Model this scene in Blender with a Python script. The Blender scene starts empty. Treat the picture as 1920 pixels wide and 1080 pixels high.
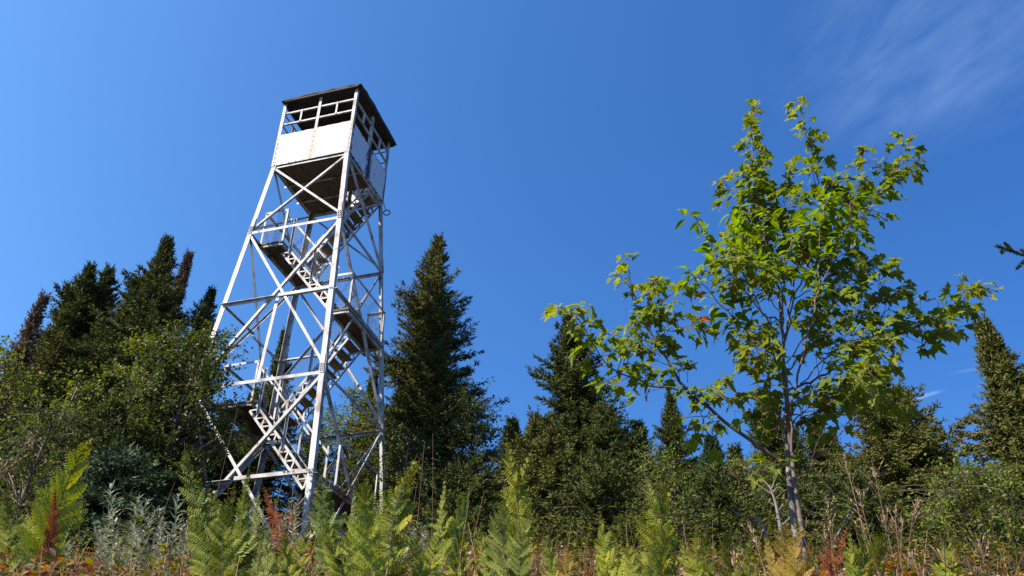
import bpy, math, random
import numpy as np
from mathutils import Vector, Matrix

sc = bpy.context.scene
COL = sc.collection
R = math.radians

# ------------------------------------------------------------------ camera
FPX, PITCH, ROLL = 1630.0, R(33.46), R(-0.58)        # focal length in pixels of the 1920 px photo
cp, sp = math.cos(PITCH), math.sin(PITCH)
FW = Vector((0, cp, sp)); UP0 = Vector((0, -sp, cp)); RT0 = Vector((1, 0, 0))
RT = RT0 * math.cos(ROLL) - UP0 * math.sin(ROLL)
UP = RT0 * math.sin(ROLL) + UP0 * math.cos(ROLL)
cam_d = bpy.data.cameras.new('camera')
cam_d.sensor_width = 36; cam_d.lens = 36 * FPX / 1920
cam_d.clip_start = 0.05; cam_d.clip_end = 3000
cam = bpy.data.objects.new('camera', cam_d)
cam.matrix_world = Matrix((
    (RT.x, UP.x, -FW.x, 0), (RT.y, UP.y, -FW.y, 0), (RT.z, UP.z, -FW.z, 0), (0, 0, 0, 1)))
COL.objects.link(cam); sc.camera = cam

def at(px, py, Y):
    d = RT * ((px - 960) / FPX) + UP * ((540 - py) / FPX) + FW
    return d * (Y / d.y)

# ------------------------------------------------------------------ sky and sun
SUN_AZ, SUN_EL = -122.0, 42.0           # degrees clockwise from the camera's heading; elevation
world = bpy.data.worlds.new('World'); sc.world = world; world.use_nodes = True
wn = world.node_tree.nodes; wl = world.node_tree.links
for n in list(wn): wn.remove(n)
wout = wn.new('ShaderNodeOutputWorld'); wbg = wn.new('ShaderNodeBackground')
sky = wn.new('ShaderNodeTexSky'); sky.sky_type = 'NISHITA'; sky.sun_disc = False
sky.sun_elevation = R(SUN_EL); sky.sun_rotation = R(SUN_AZ)
sky.altitude = 900; sky.air_density = 1.0; sky.dust_density = 0.25; sky.ozone_density = 2.2
SKY_STRENGTH, EXPOSURE = 0.09, 1.2
SKY_GAIN = -math.log(SKY_STRENGTH * 2 ** EXPOSURE) - 0.01
wbg.inputs['Strength'].default_value = SKY_STRENGTH
wl.new(wbg.outputs[0], wout.inputs[0])
def wmath(op, a, b=None, c=None, clamp=False):
    m = wn.new('ShaderNodeMath'); m.operation = op; m.use_clamp = clamp
    for i, v in enumerate((a, b, c)):
        if v is None: continue
        if isinstance(v, (int, float)): m.inputs[i].default_value = v
        else: wl.new(v, m.inputs[i])
    return m.outputs[0]
# thin cirrus high in the sky, given by direction
tc = wn.new('ShaderNodeTexCoord')
sep = wn.new('ShaderNodeSeparateXYZ'); wl.new(tc.outputs['Generated'], sep.inputs[0])
zz = wmath('MAXIMUM', sep.outputs[2], 0.05)
sx = wmath('DIVIDE', sep.outputs[0], zz); sy = wmath('DIVIDE', sep.outputs[1], zz)
def wisps(cx, cy, ang, lx, ly, scale, stretch, lo, hi, gain, off):
    c, s = math.cos(ang), math.sin(ang)
    dx = wmath('SUBTRACT', sx, cx); dy = wmath('SUBTRACT', sy, cy)
    u = wmath('ADD', wmath('MULTIPLY', dx, c), wmath('MULTIPLY', dy, s))
    v = wmath('SUBTRACT', wmath('MULTIPLY', dy, c), wmath('MULTIPLY', dx, s))
    r2 = wmath('ADD', wmath('POWER', wmath('DIVIDE', u, lx), 2.0), wmath('POWER', wmath('DIVIDE', v, ly), 2.0))
    fall = wmath('POWER', wmath('SUBTRACT', 1.0, r2, clamp=True), 1.2)
    cv = wn.new('ShaderNodeCombineXYZ')
    wl.new(wmath('MULTIPLY', u, scale), cv.inputs[0]); wl.new(wmath('MULTIPLY', v, scale * stretch), cv.inputs[1])
    cv.inputs[2].default_value = off
    nz = wn.new('ShaderNodeTexNoise'); nz.inputs['Scale'].default_value = 1.0; nz.inputs['Detail'].default_value = 6
    nz.inputs['Roughness'].default_value = 0.55; nz.inputs['Distortion'].default_value = 0.5
    wl.new(cv.outputs[0], nz.inputs['Vector'])
    mr = wn.new('ShaderNodeMapRange'); mr.clamp = True
    mr.inputs['From Min'].default_value = lo; mr.inputs['From Max'].default_value = hi
    wl.new(nz.outputs[0], mr.inputs['Value'])
    return wmath('MULTIPLY', wmath('MULTIPLY', mr.outputs[0], fall), gain)
def skyxy(px, py):
    d = at(px, py, 1.0); return d.x / d.z, d.y / d.z
def wisp_px(p, q, half, **k):
    a, b = Vector(skyxy(*p)), Vector(skyxy(*q)); c = (a + b) / 2; d = b - a
    return wisps(c.x, c.y, math.atan2(d.y, d.x), d.length / 2, half, **k)
w1 = wisp_px((1540, 290), (2050, -170), 0.26, scale=5.5, stretch=2.4, lo=0.32, hi=1.0, gain=0.30, off=3.1)
w2 = wisp_px((1680, 757), (1775, 730), 0.016, scale=22, stretch=2.2, lo=0.25, hi=0.7, gain=0.6, off=7.0)
w3 = wisp_px((1770, 702), (1840, 690), 0.012, scale=22, stretch=2.0, lo=0.3, hi=0.8, gain=0.16, off=9.0)
w4 = wisp_px((1085, 700), (1150, 670), 0.03, scale=14, stretch=1.5, lo=0.3, hi=0.8, gain=0.16, off=1.0)
w5 = wisp_px((1700, 782), (1760, 770), 0.012, scale=22, stretch=2.0, lo=0.3, hi=0.8, gain=0.14, off=5.0)
wsum = wmath('ADD', wmath('ADD', wmath('ADD', w1, w2), wmath('ADD', w3, w4)), w5, clamp=True)
wmix = wn.new('ShaderNodeMix'); wmix.data_type = 'RGBA'
wl.new(wsum, wmix.inputs['Factor'])
# polarised clear-sky response: deeper blue away from the sun
sdv = (math.sin(R(SUN_AZ)) * math.cos(R(SUN_EL)), math.cos(R(SUN_AZ)) * math.cos(R(SUN_EL)), math.sin(R(SUN_EL)))
vn = wn.new('ShaderNodeVectorMath'); vn.operation = 'DOT_PRODUCT'; wl.new(tc.outputs['Generated'], vn.inputs[0]); vn.inputs[1].default_value = sdv
cosd = wmath('MINIMUM', vn.outputs['Value'], 0.6)
spc = wn.new('ShaderNodeSeparateColor'); wl.new(sky.outputs[0], spc.inputs[0])
cmc = wn.new('ShaderNodeCombineColor')
for k_, (g_, a_, c_, mx_) in enumerate(((1.454, 1.427, -2.423, 1.5), (1.195, 0.938, -1.898, 2.5), (0.982, 0.568, -1.388, 4.4))):
    xk = wmath('POWER', wmath('MINIMUM', spc.outputs[k_], mx_), g_)
    wl.new(wmath('MULTIPLY', xk, wmath('EXPONENT', wmath('ADD', wmath('MULTIPLY', cosd, a_), c_ + SKY_GAIN))), cmc.inputs[k_])
wl.new(cmc.outputs[0], wmix.inputs[6])
wmix.inputs[7].default_value = (3.3, 4.5, 6.7, 1)
wl.new(wmix.outputs[2], wbg.inputs['Color'])

sun_d = bpy.data.lights.new('sun', 'SUN'); sun_d.energy = 4.9; sun_d.angle = R(0.53); sun_d.color = (1.0, 0.92, 0.79)
sun = bpy.data.objects.new('sun', sun_d); COL.objects.link(sun)
az, el = R(SUN_AZ), R(SUN_EL)
SD = Vector((math.sin(az) * math.cos(el), math.cos(az) * math.cos(el), math.sin(el)))
sun.rotation_euler = SD.to_track_quat('Z', 'Y').to_euler()
sc.view_settings.view_transform = 'Standard'; sc.view_settings.look = 'None'
sc.view_settings.exposure = EXPOSURE; sc.view_settings.gamma = 1.0
sc.render.engine = 'CYCLES'
try:
    sc.cycles.max_bounces = 6; sc.cycles.diffuse_bounces = 3; sc.cycles.glossy_bounces = 2
    sc.cycles.transmission_bounces = 3; sc.cycles.transparent_max_bounces = 4
    sc.cycles.use_denoising = False; sc.cycles.denoiser = 'OPENIMAGEDENOISE'
except Exception: pass

# ------------------------------------------------------------------ helpers
def tag(o, label=None, cat=None, group=None, kind=None):
    if label: o['label'] = label
    if cat: o['category'] = cat
    if group: o['group'] = group
    if kind: o['kind'] = kind
    return o

def empty(name, loc=(0, 0, 0), rz=0.0, label=None, cat=None, group=None):
    o = bpy.data.objects.new(name, None); o.empty_display_size = 0.2
    o.location = loc; o.rotation_euler = (0, 0, rz); COL.objects.link(o)
    return tag(o, label, cat, group)

class MB:
    """collects vertices and faces, links them as one mesh object"""
    def __init__(s): s.v = []; s.f = []; s.n = 0
    def add(s, V, F, mat=0, tint=0.5):
        V = np.asarray(V, float).reshape(-1, 3); F = np.asarray(F, int)
        if F.ndim == 1: F = F.reshape(1, -1)
        t = np.broadcast_to(np.asarray(tint, float), (len(F),))
        s.v.append(V); s.f.append((F + s.n, mat, t)); s.n += len(V)
    def ngons(s, V, faces, mat=0, tint=0.5):
        V = np.asarray(V, float).reshape(-1, 3)
        for f in faces: s.f.append((np.array([f]) + s.n, mat, np.array([tint])))
        s.v.append(V); s.n += len(V)
    def mesh(s, name, mats, smooth=False):
        me = bpy.data.meshes.new(name)
        V = np.concatenate(s.v)
        me.vertices.add(len(V)); me.vertices.foreach_set('co', V.ravel().astype(np.float32))
        li = np.concatenate([f.ravel() for f, _, _ in s.f]).astype(np.int32)
        cnt = np.concatenate([np.full(len(f), f.shape[1]) for f, _, _ in s.f])
        mi = np.concatenate([np.full(len(f), m) for f, m, _ in s.f]).astype(np.int32)
        ti = np.concatenate([t for _, _, t in s.f]).astype(np.float32)
        st = np.concatenate([[0], np.cumsum(cnt)[:-1]]).astype(np.int32)
        me.loops.add(len(li)); me.loops.foreach_set('vertex_index', li)
        me.polygons.add(len(cnt)); me.polygons.foreach_set('loop_start', st)
        me.polygons.foreach_set('material_index', mi)
        me.polygons.foreach_set('use_smooth', np.full(len(cnt), smooth))
        me.update(calc_edges=True)
        a = me.attributes.new('tint', 'FLOAT', 'FACE'); a.data.foreach_set('value', ti)
        for m in (mats if isinstance(mats, (list, tuple)) else [mats]): me.materials.append(m)
        me.validate()
        return me
    def build(s, name, mats, parent=None, smooth=False):
        o = bpy.data.objects.new(name, s.mesh(name, mats, smooth)); COL.objects.link(o)
        if parent is not None: o.parent = parent
        return o
    # shapes
    def prism(s, prof, p, q, A, B, mat=0, tint=0.5):
        """profile points (a, b) along axes A and B, swept from p to q"""
        p, q, A, B = Vector(p), Vector(q), Vector(A), Vector(B); n = len(prof)
        V = [p + A * a + B * b for a, b in prof] + [q + A * a + B * b for a, b in prof]
        F = [tuple(range(n))[::-1], tuple(range(n, 2 * n))]
        F += [(i, (i + 1) % n, n + (i + 1) % n, n + i) for i in range(n)]
        s.ngons([tuple(v) for v in V], F, mat, tint)
    def angle(s, p, q, A, B, w, t=0.009, w2=None, mat=0):
        """rolled steel angle: corner line p-q, flanges along A and B"""
        p, q = Vector(p), Vector(q); d = (q - p).normalized()
        A = Vector(A); A = (A - d * A.dot(d)).normalized()
        B = Vector(B); B = B - d * B.dot(d); B = (B - A * B.dot(A)).normalized()
        w2 = w2 or w
        s.prism([(0, 0), (w, 0), (w, t), (t, t), (t, w2), (0, w2)], p, q, A, B, mat)
    def bar(s, p, q, w, h, up=(0, 0, 1), mat=0, tint=0.5):
        p, q = Vector(p), Vector(q); d = (q - p).normalized(); u = Vector(up)
        if abs(d.dot(u)) > 0.98: u = Vector((1, 0, 0))
        A = d.cross(u).normalized(); B = A.cross(d).normalized()
        s.prism([(-w / 2, -h / 2), (w / 2, -h / 2), (w / 2, h / 2), (-w / 2, h / 2)], p, q, A, B, mat, tint)
    def box(s, lo, hi, mat=0, tint=0.5):
        x0, y0, z0 = lo; x1, y1, z1 = hi
        s.bar(((x0 + x1) / 2, y0, (z0 + z1) / 2), ((x0 + x1) / 2, y1, (z0 + z1) / 2), x1 - x0, z1 - z0, mat=mat, tint=tint)
    def tube(s, pts, rad, k=6, mat=0, tint=0.5, cap=True):
        P = np.array([tuple(p) for p in pts], float); n = len(P)
        rad = np.broadcast_to(np.asarray(rad, float), (n,))
        T = np.gradient(P, axis=0); T /= np.linalg.norm(T, axis=1, keepdims=True) + 1e-9
        ref = np.array([0.0, 0.0, 1.0]) if abs(T[0][2]) < 0.9 else np.array([1.0, 0.0, 0.0])
        A = np.cross(T, ref); bad = np.linalg.norm(A, axis=1) < 1e-3
        A[bad] = np.cross(T[bad], [0.3, 1.0, 0.1]); A /= np.linalg.norm(A, axis=1, keepdims=True)
        B = np.cross(T, A); a = np.arange(k) * 2 * math.pi / k
        V = P[:, None] + rad[:, None, None] * (A[:, None] * np.cos(a)[None, :, None] + B[:, None] * np.sin(a)[None, :, None])
        i = np.arange(n - 1)[:, None] * k; j = np.arange(k)[None]
        F = np.stack([i + j, i + (j + 1) % k, i + k + (j + 1) % k, i + k + j], -1).reshape(-1, 4)
        s.add(V.reshape(-1, 3), F, mat, tint)
        if cap:
            e = (n - 1) * k + s.n - n * k
            s.f.append((np.array([[e + x for x in range(k)]]), mat, np.array([np.mean(tint)])))

def catmull(pts, m=6):
    P = [Vector(p) for p in pts]
    P = [P[0] * 2 - P[1]] + P + [P[-1] * 2 - P[-2]]
    out = []
    for i in range(1, len(P) - 2):
        a, b, c, d = P[i - 1:i + 3]
        for k in range(m):
            t = k / m
            out.append(0.5 * ((2 * b) + (c - a) * t + (2 * a - 5 * b + 4 * c - d) * t * t + (3 * b - a - 3 * c + d) * t ** 3))
    out.append(P[-2]); return out

def nrm(a): return a / (np.linalg.norm(a, axis=-1, keepdims=True) + 1e-9)

# ------------------------------------------------------------------ materials
def new_mat(name):
    m = bpy.data.materials.new(name); m.use_nodes = True
    return m, m.node_tree.nodes, m.node_tree.links, m.node_tree.nodes['Principled BSDF']
def ramp(nd, stops):
    r = nd.new('ShaderNodeValToRGB'); e = r.color_ramp.elements
    while len(e) < len(stops): e.new(0.5)
    for x, (p, c) in zip(e, stops): x.position = p; x.color = (*c, 1)
    return r
def leaf_mat(name, stops, transl=0.3, rough=0.5, spec=0.3, var=0.25):
    spec *= 0.4; rough = min(0.8, rough + 0.12)
    m, nd, lk, b = new_mat(name)
    at_ = nd.new('ShaderNodeAttribute'); at_.attribute_name = 'tint'
    r = ramp(nd, stops); lk.new(at_.outputs['Fac'], r.inputs[0])
    tcn = nd.new('ShaderNodeTexCoord'); nz = nd.new('ShaderNodeTexNoise'); nz.inputs['Scale'].default_value = 1.7; nz.inputs['Detail'].default_value = 3
    lk.new(tcn.outputs['Object'], nz.inputs['Vector'])
    mr = nd.new('ShaderNodeMapRange'); mr.inputs['From Min'].default_value = 0.3; mr.inputs['From Max'].default_value = 0.7
    mr.inputs['To Min'].default_value = 1 - var; mr.inputs['To Max'].default_value = 1 + var
    lk.new(nz.outputs[0], mr.inputs['Value'])
    hs = nd.new('ShaderNodeHueSaturation'); lk.new(r.outputs[0], hs.inputs['Color']); lk.new(mr.outputs[0], hs.inputs['Value'])
    lk.new(hs.outputs[0], b.inputs['Base Color'])
    b.inputs['Roughness'].default_value = rough; b.inputs['Specular IOR Level'].default_value = spec
    if transl > 0:
        tr = nd.new('ShaderNodeBsdfTranslucent'); hs2 = nd.new('ShaderNodeHueSaturation')
        hs2.inputs['Value'].default_value = 1.25; hs2.inputs['Saturation'].default_value = 1.15; hs2.inputs['Hue'].default_value = 0.49
        lk.new(hs.outputs[0], hs2.inputs['Color']); lk.new(hs2.outputs[0], tr.inputs['Color'])
        mx = nd.new('ShaderNodeMixShader'); mx.inputs[0].default_value = transl
        lk.new(b.outputs[0], mx.inputs[1]); lk.new(tr.outputs[0], mx.inputs[2])
        lk.new(mx.outputs[0], nd['Material Output'].inputs['Surface'])
    return m
def noise_mat(name, stops, scale=4.0, stretch=(1, 1, 1), rough=0.7, detail=6, bump=0.0, metal=0.0, spec=0.4):
    m, nd, lk, b = new_mat(name)
    tcn = nd.new('ShaderNodeTexCoord'); mp = nd.new('ShaderNodeMapping'); mp.inputs['Scale'].default_value = stretch
    nz = nd.new('ShaderNodeTexNoise'); nz.inputs['Scale'].default_value = scale; nz.inputs['Detail'].default_value = detail; nz.inputs['Roughness'].default_value = 0.65
    lk.new(tcn.outputs['Object'], mp.inputs[0]); lk.new(mp.outputs[0], nz.inputs['Vector'])
    r = ramp(nd, stops); lk.new(nz.outputs[0], r.inputs[0]); lk.new(r.outputs[0], b.inputs['Base Color'])
    b.inputs['Roughness'].default_value = rough; b.inputs['Metallic'].default_value = metal; b.inputs['Specular IOR Level'].default_value = spec
    if bump:
        bp = nd.new('ShaderNodeBump'); bp.inputs['Strength'].default_value = bump; bp.inputs['Distance'].default_value = 0.01
        lk.new(nz.outputs[0], bp.inputs['Height']); lk.new(bp.outputs[0], b.inputs['Normal'])
    return m

M = {}
M['steel'] = noise_mat('weathered_steel', [(0.33, (0.120, 0.076, 0.060)), (0.41, (0.232, 0.204, 0.188)), (0.49, (0.336, 0.324, 0.316)), (0.6, (0.408, 0.408, 0.404)), (0.76, (0.488, 0.488, 0.480))], 4.0, (1, 1, 0.6), 0.6, 7, spec=0.3)
M['bolt'] = noise_mat('rusty_bolt', [(0.3, (0.05, 0.04, 0.035)), (0.7, (0.12, 0.10, 0.09))], 12)
M['wood'] = noise_mat('grey_brown_wood', [(0.25, (0.045, 0.032, 0.022)), (0.5, (0.095, 0.07, 0.05)), (0.8, (0.17, 0.13, 0.095))], 3.0, (9, 0.7, 6), 0.85, 6, 0.4)
M['tread'] = noise_mat('worn_tread_wood', [(0.25, (0.07, 0.05, 0.035)), (0.5, (0.16, 0.12, 0.085)), (0.8, (0.26, 0.20, 0.15))], 3.0, (9, 0.8, 6), 0.85, 6, 0.3)
M['roof'] = noise_mat('dark_roof_sheet', [(0.3, (0.010, 0.009, 0.008)), (0.7, (0.028, 0.024, 0.02))], 3, (1, 1, 1), 0.8)
M['ceiling'] = noise_mat('dark_roof_boards', [(0.3, (0.03, 0.022, 0.016)), (0.7, (0.06, 0.045, 0.033))], 3, (8, 0.7, 4), 0.85)
M['wire'] = noise_mat('wire', [(0.3, (0.128, 0.128, 0.128)), (0.7, (0.224, 0.224, 0.224))], 10, rough=0.6)

def sheet_mat():
    m, nd, lk, b = new_mat('white_painted_sheet')
    tcn = nd.new('ShaderNodeTexCoord'); sp_ = nd.new('ShaderNodeSeparateXYZ'); lk.new(tcn.outputs['Object'], sp_.inputs[0])
    def mth(op, a, c=None, clamp=False):
        n = nd.new('ShaderNodeMath'); n.operation = op; n.use_clamp = clamp
        for i, v in enumerate((a, c)):
            if v is None: continue
            if isinstance(v, (int, float)): n.inputs[i].default_value = v
            else: lk.new(v, n.inputs[i])
        return n.outputs[0]
    ax = mth('ABSOLUTE', sp_.outputs[0])
    seam = mth('SUBTRACT', 1.0, mth('DIVIDE', ax, 0.22), True)
    edge = mth('SUBTRACT', 1.0, mth('DIVIDE', mth('SUBTRACT', 1.07, ax), 0.16), True)
    top = mth('SUBTRACT', 1.0, mth('DIVIDE', mth('SUBTRACT', 1.06, sp_.outputs[2]), 0.05), True)
    bot = mth('SUBTRACT', 1.0, mth('DIVIDE', sp_.outputs[2], 0.07), True)
    near = mth('MAXIMUM', mth('MAXIMUM', seam, edge), mth('MAXIMUM', top, bot))
    def nz(scale, st, det=6):
        mp = nd.new('ShaderNodeMapping'); mp.inputs['Scale'].default_value = st; lk.new(tcn.outputs['Object'], mp.inputs[0])
        n = nd.new('ShaderNodeTexNoise'); n.inputs['Scale'].default_value = scale; n.inputs['Detail'].default_value = det; n.inputs['Roughness'].default_value = 0.7
        lk.new(mp.outputs[0], n.inputs['Vector']); return n.outputs[0]
    n1 = nz(6, (2.2, 1, 0.45)); n2 = nz(14, (3, 1, 0.25)); n3 = nz(2.2, (1, 1, 1), 3)
    rust = mth('ADD', n1, mth('MULTIPLY', near, 0.36))
    rust = mth('ADD', rust, mth('MULTIPLY', mth('SUBTRACT', n3, 0.5), 0.35))
    mr = nd.new('ShaderNodeMapRange'); mr.inputs['From Min'].default_value = 0.62; mr.inputs['From Max'].default_value = 0.69; lk.new(rust, mr.inputs['Value'])
    r1 = ramp(nd, [(0.3, (0.42, 0.41, 0.40)), (0.5, (0.60, 0.60, 0.60)), (0.8, (0.68, 0.68, 0.67))]); lk.new(n2, r1.inputs[0])
    r2 = ramp(nd, [(0.35, (0.028, 0.012, 0.008)), (0.58, (0.07, 0.033, 0.024)), (0.75, (0.15, 0.085, 0.068))]); lk.new(n2, r2.inputs[0])
    mx = nd.new('ShaderNodeMix'); mx.data_type = 'RGBA'; lk.new(mr.outputs[0], mx.inputs['Factor'])
    lk.new(r1.outputs[0], mx.inputs[6]); lk.new(r2.outputs[0], mx.inputs[7]); lk.new(mx.outputs[2], b.inputs['Base Color'])
    b.inputs['Roughness'].default_value = 0.55
    return m
M['sheet'] = sheet_mat()
M['soil'] = noise_mat('leaf_litter_soil', [(0.3, (0.025, 0.018, 0.011)), (0.5, (0.061, 0.045, 0.025)), (0.7, (0.098, 0.074, 0.037))], 3.5, rough=0.95, detail=10, bump=0.6)
M['spruce_bark'] = noise_mat('spruce_bark', [(0.3, (0.040, 0.032, 0.026)), (0.7, (0.120, 0.100, 0.084))], 9, (3, 3, 0.8), 0.9, 8, 0.5)
M['grey_bark'] = noise_mat('silver_grey_bark', [(0.32, (0.044, 0.035, 0.030)), (0.5, (0.112, 0.098, 0.085)), (0.7, (0.195, 0.177, 0.162))], 12, (2, 2, 0.9), 0.8, 8, 0.4)
M['red_bark'] = noise_mat('reddish_brown_bark', [(0.32, (0.043, 0.028, 0.021)), (0.5, (0.105, 0.071, 0.058)), (0.72, (0.221, 0.178, 0.154))], 12, (1, 1, 3), 0.7, 8, 0.3)
M['twig'] = noise_mat('twig_bark', [(0.3, (0.06, 0.035, 0.028)), (0.7, (0.15, 0.095, 0.075))], 10, rough=0.7)
M['dead'] = noise_mat('bleached_dead_wood', [(0.3, (0.074, 0.061, 0.052)), (0.5, (0.148, 0.130, 0.117)), (0.7, (0.234, 0.215, 0.197))], 9, (3, 3, 0.8), 0.85, 8, 0.4)
M['needle'] = leaf_mat('dark_spruce_needles', [(0, (0.029, 0.039, 0.012)), (0.5, (0.060, 0.074, 0.017)), (0.85, (0.101, 0.109, 0.024)), (1, (0.132, 0.093, 0.038))], 0.12, 0.55, 0.25)
M['needle_olive'] = leaf_mat('olive_spruce_needles', [(0, (0.045, 0.052, 0.012)), (0.5, (0.093, 0.097, 0.022)), (0.85, (0.142, 0.136, 0.031)), (1, (0.169, 0.114, 0.057))], 0.12, 0.55, 0.25)
M['needle_blue'] = leaf_mat('blue_green_fir_needles', [(0, (0.024, 0.040, 0.021)), (0.5, (0.044, 0.068, 0.030)), (1, (0.072, 0.096, 0.036))], 0.12, 0.5, 0.3)
M['needle_brown'] = leaf_mat('brown_dying_needles', [(0, (0.061, 0.040, 0.028)), (0.5, (0.122, 0.085, 0.058)), (1, (0.174, 0.137, 0.092))], 0.1, 0.7, 0.2)
M['birch'] = leaf_mat('yellow_green_birch_leaves', [(0, (0.070, 0.097, 0.016)), (0.55, (0.140, 0.172, 0.026)), (0.88, (0.258, 0.236, 0.037)), (1, (0.409, 0.226, 0.054))], 0.35, 0.4, 0.45)
M['broad'] = leaf_mat('dark_broad_leaves', [(0, (0.037, 0.053, 0.011)), (0.55, (0.074, 0.097, 0.016)), (0.9, (0.120, 0.138, 0.024)), (1, (0.175, 0.138, 0.028))], 0.3, 0.38, 0.5)
M['pale_broad'] = leaf_mat('pale_green_leaves', [(0, (0.080, 0.116, 0.020)), (0.6, (0.133, 0.174, 0.028)), (1, (0.213, 0.232, 0.041))], 0.35, 0.42, 0.4)
M['maple'] = leaf_mat('maple_leaves', [(0, (0.083, 0.125, 0.015)), (0.5, (0.159, 0.212, 0.026)), (0.86, (0.250, 0.253, 0.040)), (0.93, (0.235, 0.153, 0.036)), (1, (0.276, 0.090, 0.028))], 0.52, 0.38, 0.5, 0.15)
M['cherry'] = leaf_mat('cherry_leaves', [(0, (0.082, 0.145, 0.014)), (0.55, (0.145, 0.223, 0.021)), (0.9, (0.193, 0.261, 0.029)), (0.96, (0.406, 0.165, 0.039)), (1, (0.435, 0.126, 0.029))], 0.52, 0.34, 0.5, 0.12)
M['fern'] = leaf_mat('green_fern', [(0, (0.117, 0.152, 0.010)), (0.6, (0.213, 0.240, 0.015)), (1, (0.331, 0.286, 0.025))], 0.28, 0.42, 0.4)
M['fern_deep'] = leaf_mat('deep_green_fern', [(0, (0.073, 0.108, 0.008)), (0.6, (0.129, 0.168, 0.010)), (1, (0.224, 0.215, 0.016))], 0.28, 0.42, 0.4)
M['fern_lime'] = leaf_mat('yellow_green_fern', [(0, (0.158, 0.207, 0.021)), (0.6, (0.257, 0.302, 0.030)), (1, (0.357, 0.330, 0.043))], 0.28, 0.42, 0.4)
M['fern_pale'] = leaf_mat('pale_backed_fern', [(0, (0.122, 0.163, 0.026)), (0.6, (0.217, 0.252, 0.053)), (1, (0.304, 0.319, 0.085))], 0.3, 0.5, 0.3)
M['fern_blue'] = leaf_mat('blue_green_fern', [(0, (0.061, 0.103, 0.015)), (0.6, (0.111, 0.164, 0.025)), (1, (0.255, 0.267, 0.060))], 0.3, 0.42, 0.4)
M['fern_yellow'] = leaf_mat('yellowing_fern', [(0, (0.164, 0.139, 0.025)), (0.6, (0.295, 0.213, 0.033)), (1, (0.377, 0.213, 0.049))], 0.4, 0.5, 0.3)
M['fern_red'] = leaf_mat('rust_red_fern', [(0, (0.180, 0.045, 0.016)), (0.6, (0.295, 0.082, 0.025)), (1, (0.377, 0.164, 0.057))], 0.35, 0.55, 0.3)
M['silver'] = leaf_mat('silver_green_leaves', [(0, (0.117, 0.146, 0.083)), (0.5, (0.235, 0.264, 0.176)), (1, (0.411, 0.420, 0.323))], 0.2, 0.6, 0.3)
M['stalk'] = leaf_mat('brown_stalks', [(0, (0.090, 0.045, 0.033)), (0.5, (0.180, 0.107, 0.070)), (1, (0.344, 0.254, 0.164))], 0.1, 0.6, 0.3)
M['seed'] = leaf_mat('tan_seed_heads', [(0, (0.164, 0.090, 0.061)), (0.5, (0.279, 0.180, 0.123)), (1, (0.426, 0.328, 0.230))], 0.2, 0.7, 0.2)
M['mixleaf'] = leaf_mat('mixed_ground_leaves', [(0, (0.042, 0.062, 0.012)), (0.3, (0.094, 0.115, 0.017)), (0.48, (0.235, 0.206, 0.025)), (0.58, (0.339, 0.206, 0.034)), (0.66, (0.282, 0.074, 0.021)), (0.78, (0.122, 0.041, 0.023)), (0.9, (0.301, 0.198, 0.126)), (1, (0.433, 0.329, 0.252))], 0.3, 0.45, 0.4)
M['concrete'] = noise_mat('concrete', [(0.3, (0.25, 0.24, 0.22)), (0.7, (0.4, 0.39, 0.37))], 6)

# ------------------------------------------------------------------ ground
def ground(x, y):
    x = np.asarray(x, float); y = np.asarray(y, float)
    g = np.where(y < 10, -0.40 + 0.312 * y, 2.72 + 1.75 * (1 - np.exp(-np.clip(y - 10, 0, None) * 0.312 / 1.75)))
    g = np.where(y < 0, -0.40 + 9.0 * (np.exp(np.clip(y, None, 0) * 0.312 / 9.0) - 1), g)
    far = np.clip(y - 42, 0, None); g = g - 0.0035 * far ** 2 / (1 + far * 0.02)
    g = g - 0.0012 * np.clip(np.abs(x) - 18, 0, None) ** 2 / (1 + np.abs(x) * 0.01)
    return g + 0.06 * np.sin(x * 1.3 + 0.4 * y) * np.cos(y * 0.9) + 0.03 * np.sin(x * 3.1 + y * 2.3)
def gz(x, y): return float(ground(x, y))
def axis_pts(fine, step, far):
    a = list(np.arange(-fine, fine + 1e-6, step)); d = step
    while a[-1] < far: d *= 1.25; a.append(a[-1] + d)
    neg = [-v for v in a if v > fine]; return np.array(sorted(neg) + a)
gx = axis_pts(26, 0.4, 400); gy = axis_pts(32, 0.4, 400) + 6
GX, GY = np.meshgrid(gx, gy)
mb = MB(); nx, ny = len(gx), len(gy)
i = np.arange(ny - 1)[:, None] * nx + np.arange(nx - 1)[None]
mb.add(np.stack([GX, GY, ground(GX, GY)], -1).reshape(-1, 3), np.stack([i, i + 1, i + nx + 1, i + nx], -1).reshape(-1, 4))
tag(mb.build('ground', M['soil'], smooth=True), kind='structure')

# ------------------------------------------------------------------ lookout tower
TX, TY, TZ, TYAW = -4.823, 17.528, 14.738, R(-16.411)
H = 10.98; HW = 1.067; TAPER = 0.0729
ZL = {'0': 0.0, 'A': -2.184, 'M': -4.317, 'B': -6.453, 'C': -8.70, 'D': -10.9}
tower = empty('lookout_tower', (TX, TY, TZ - H), TYAW,
              'tall white steel lookout tower with zigzag stairs and an open cab on top', 'lookout tower')
SG = {'L': (-1, -1), 'N': (1, -1), 'R': (1, 1), 'B': (-1, 1)}
def hw(z): return HW + (TAPER * -z if z < 0 else 0)
def corner(c, z, ins=0.0):
    w = hw(z) - ins; return Vector((SG[c][0] * w, SG[c][1] * w, z + H))
def tp(x, y, z): return Vector((x, y, z + H))
FACES = [('L', 'N', (0, 1, 0)), ('N', 'R', (-1, 0, 0)), ('R', 'B', (0, -1, 0)), ('B', 'L', (1, 0, 0))]
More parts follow.
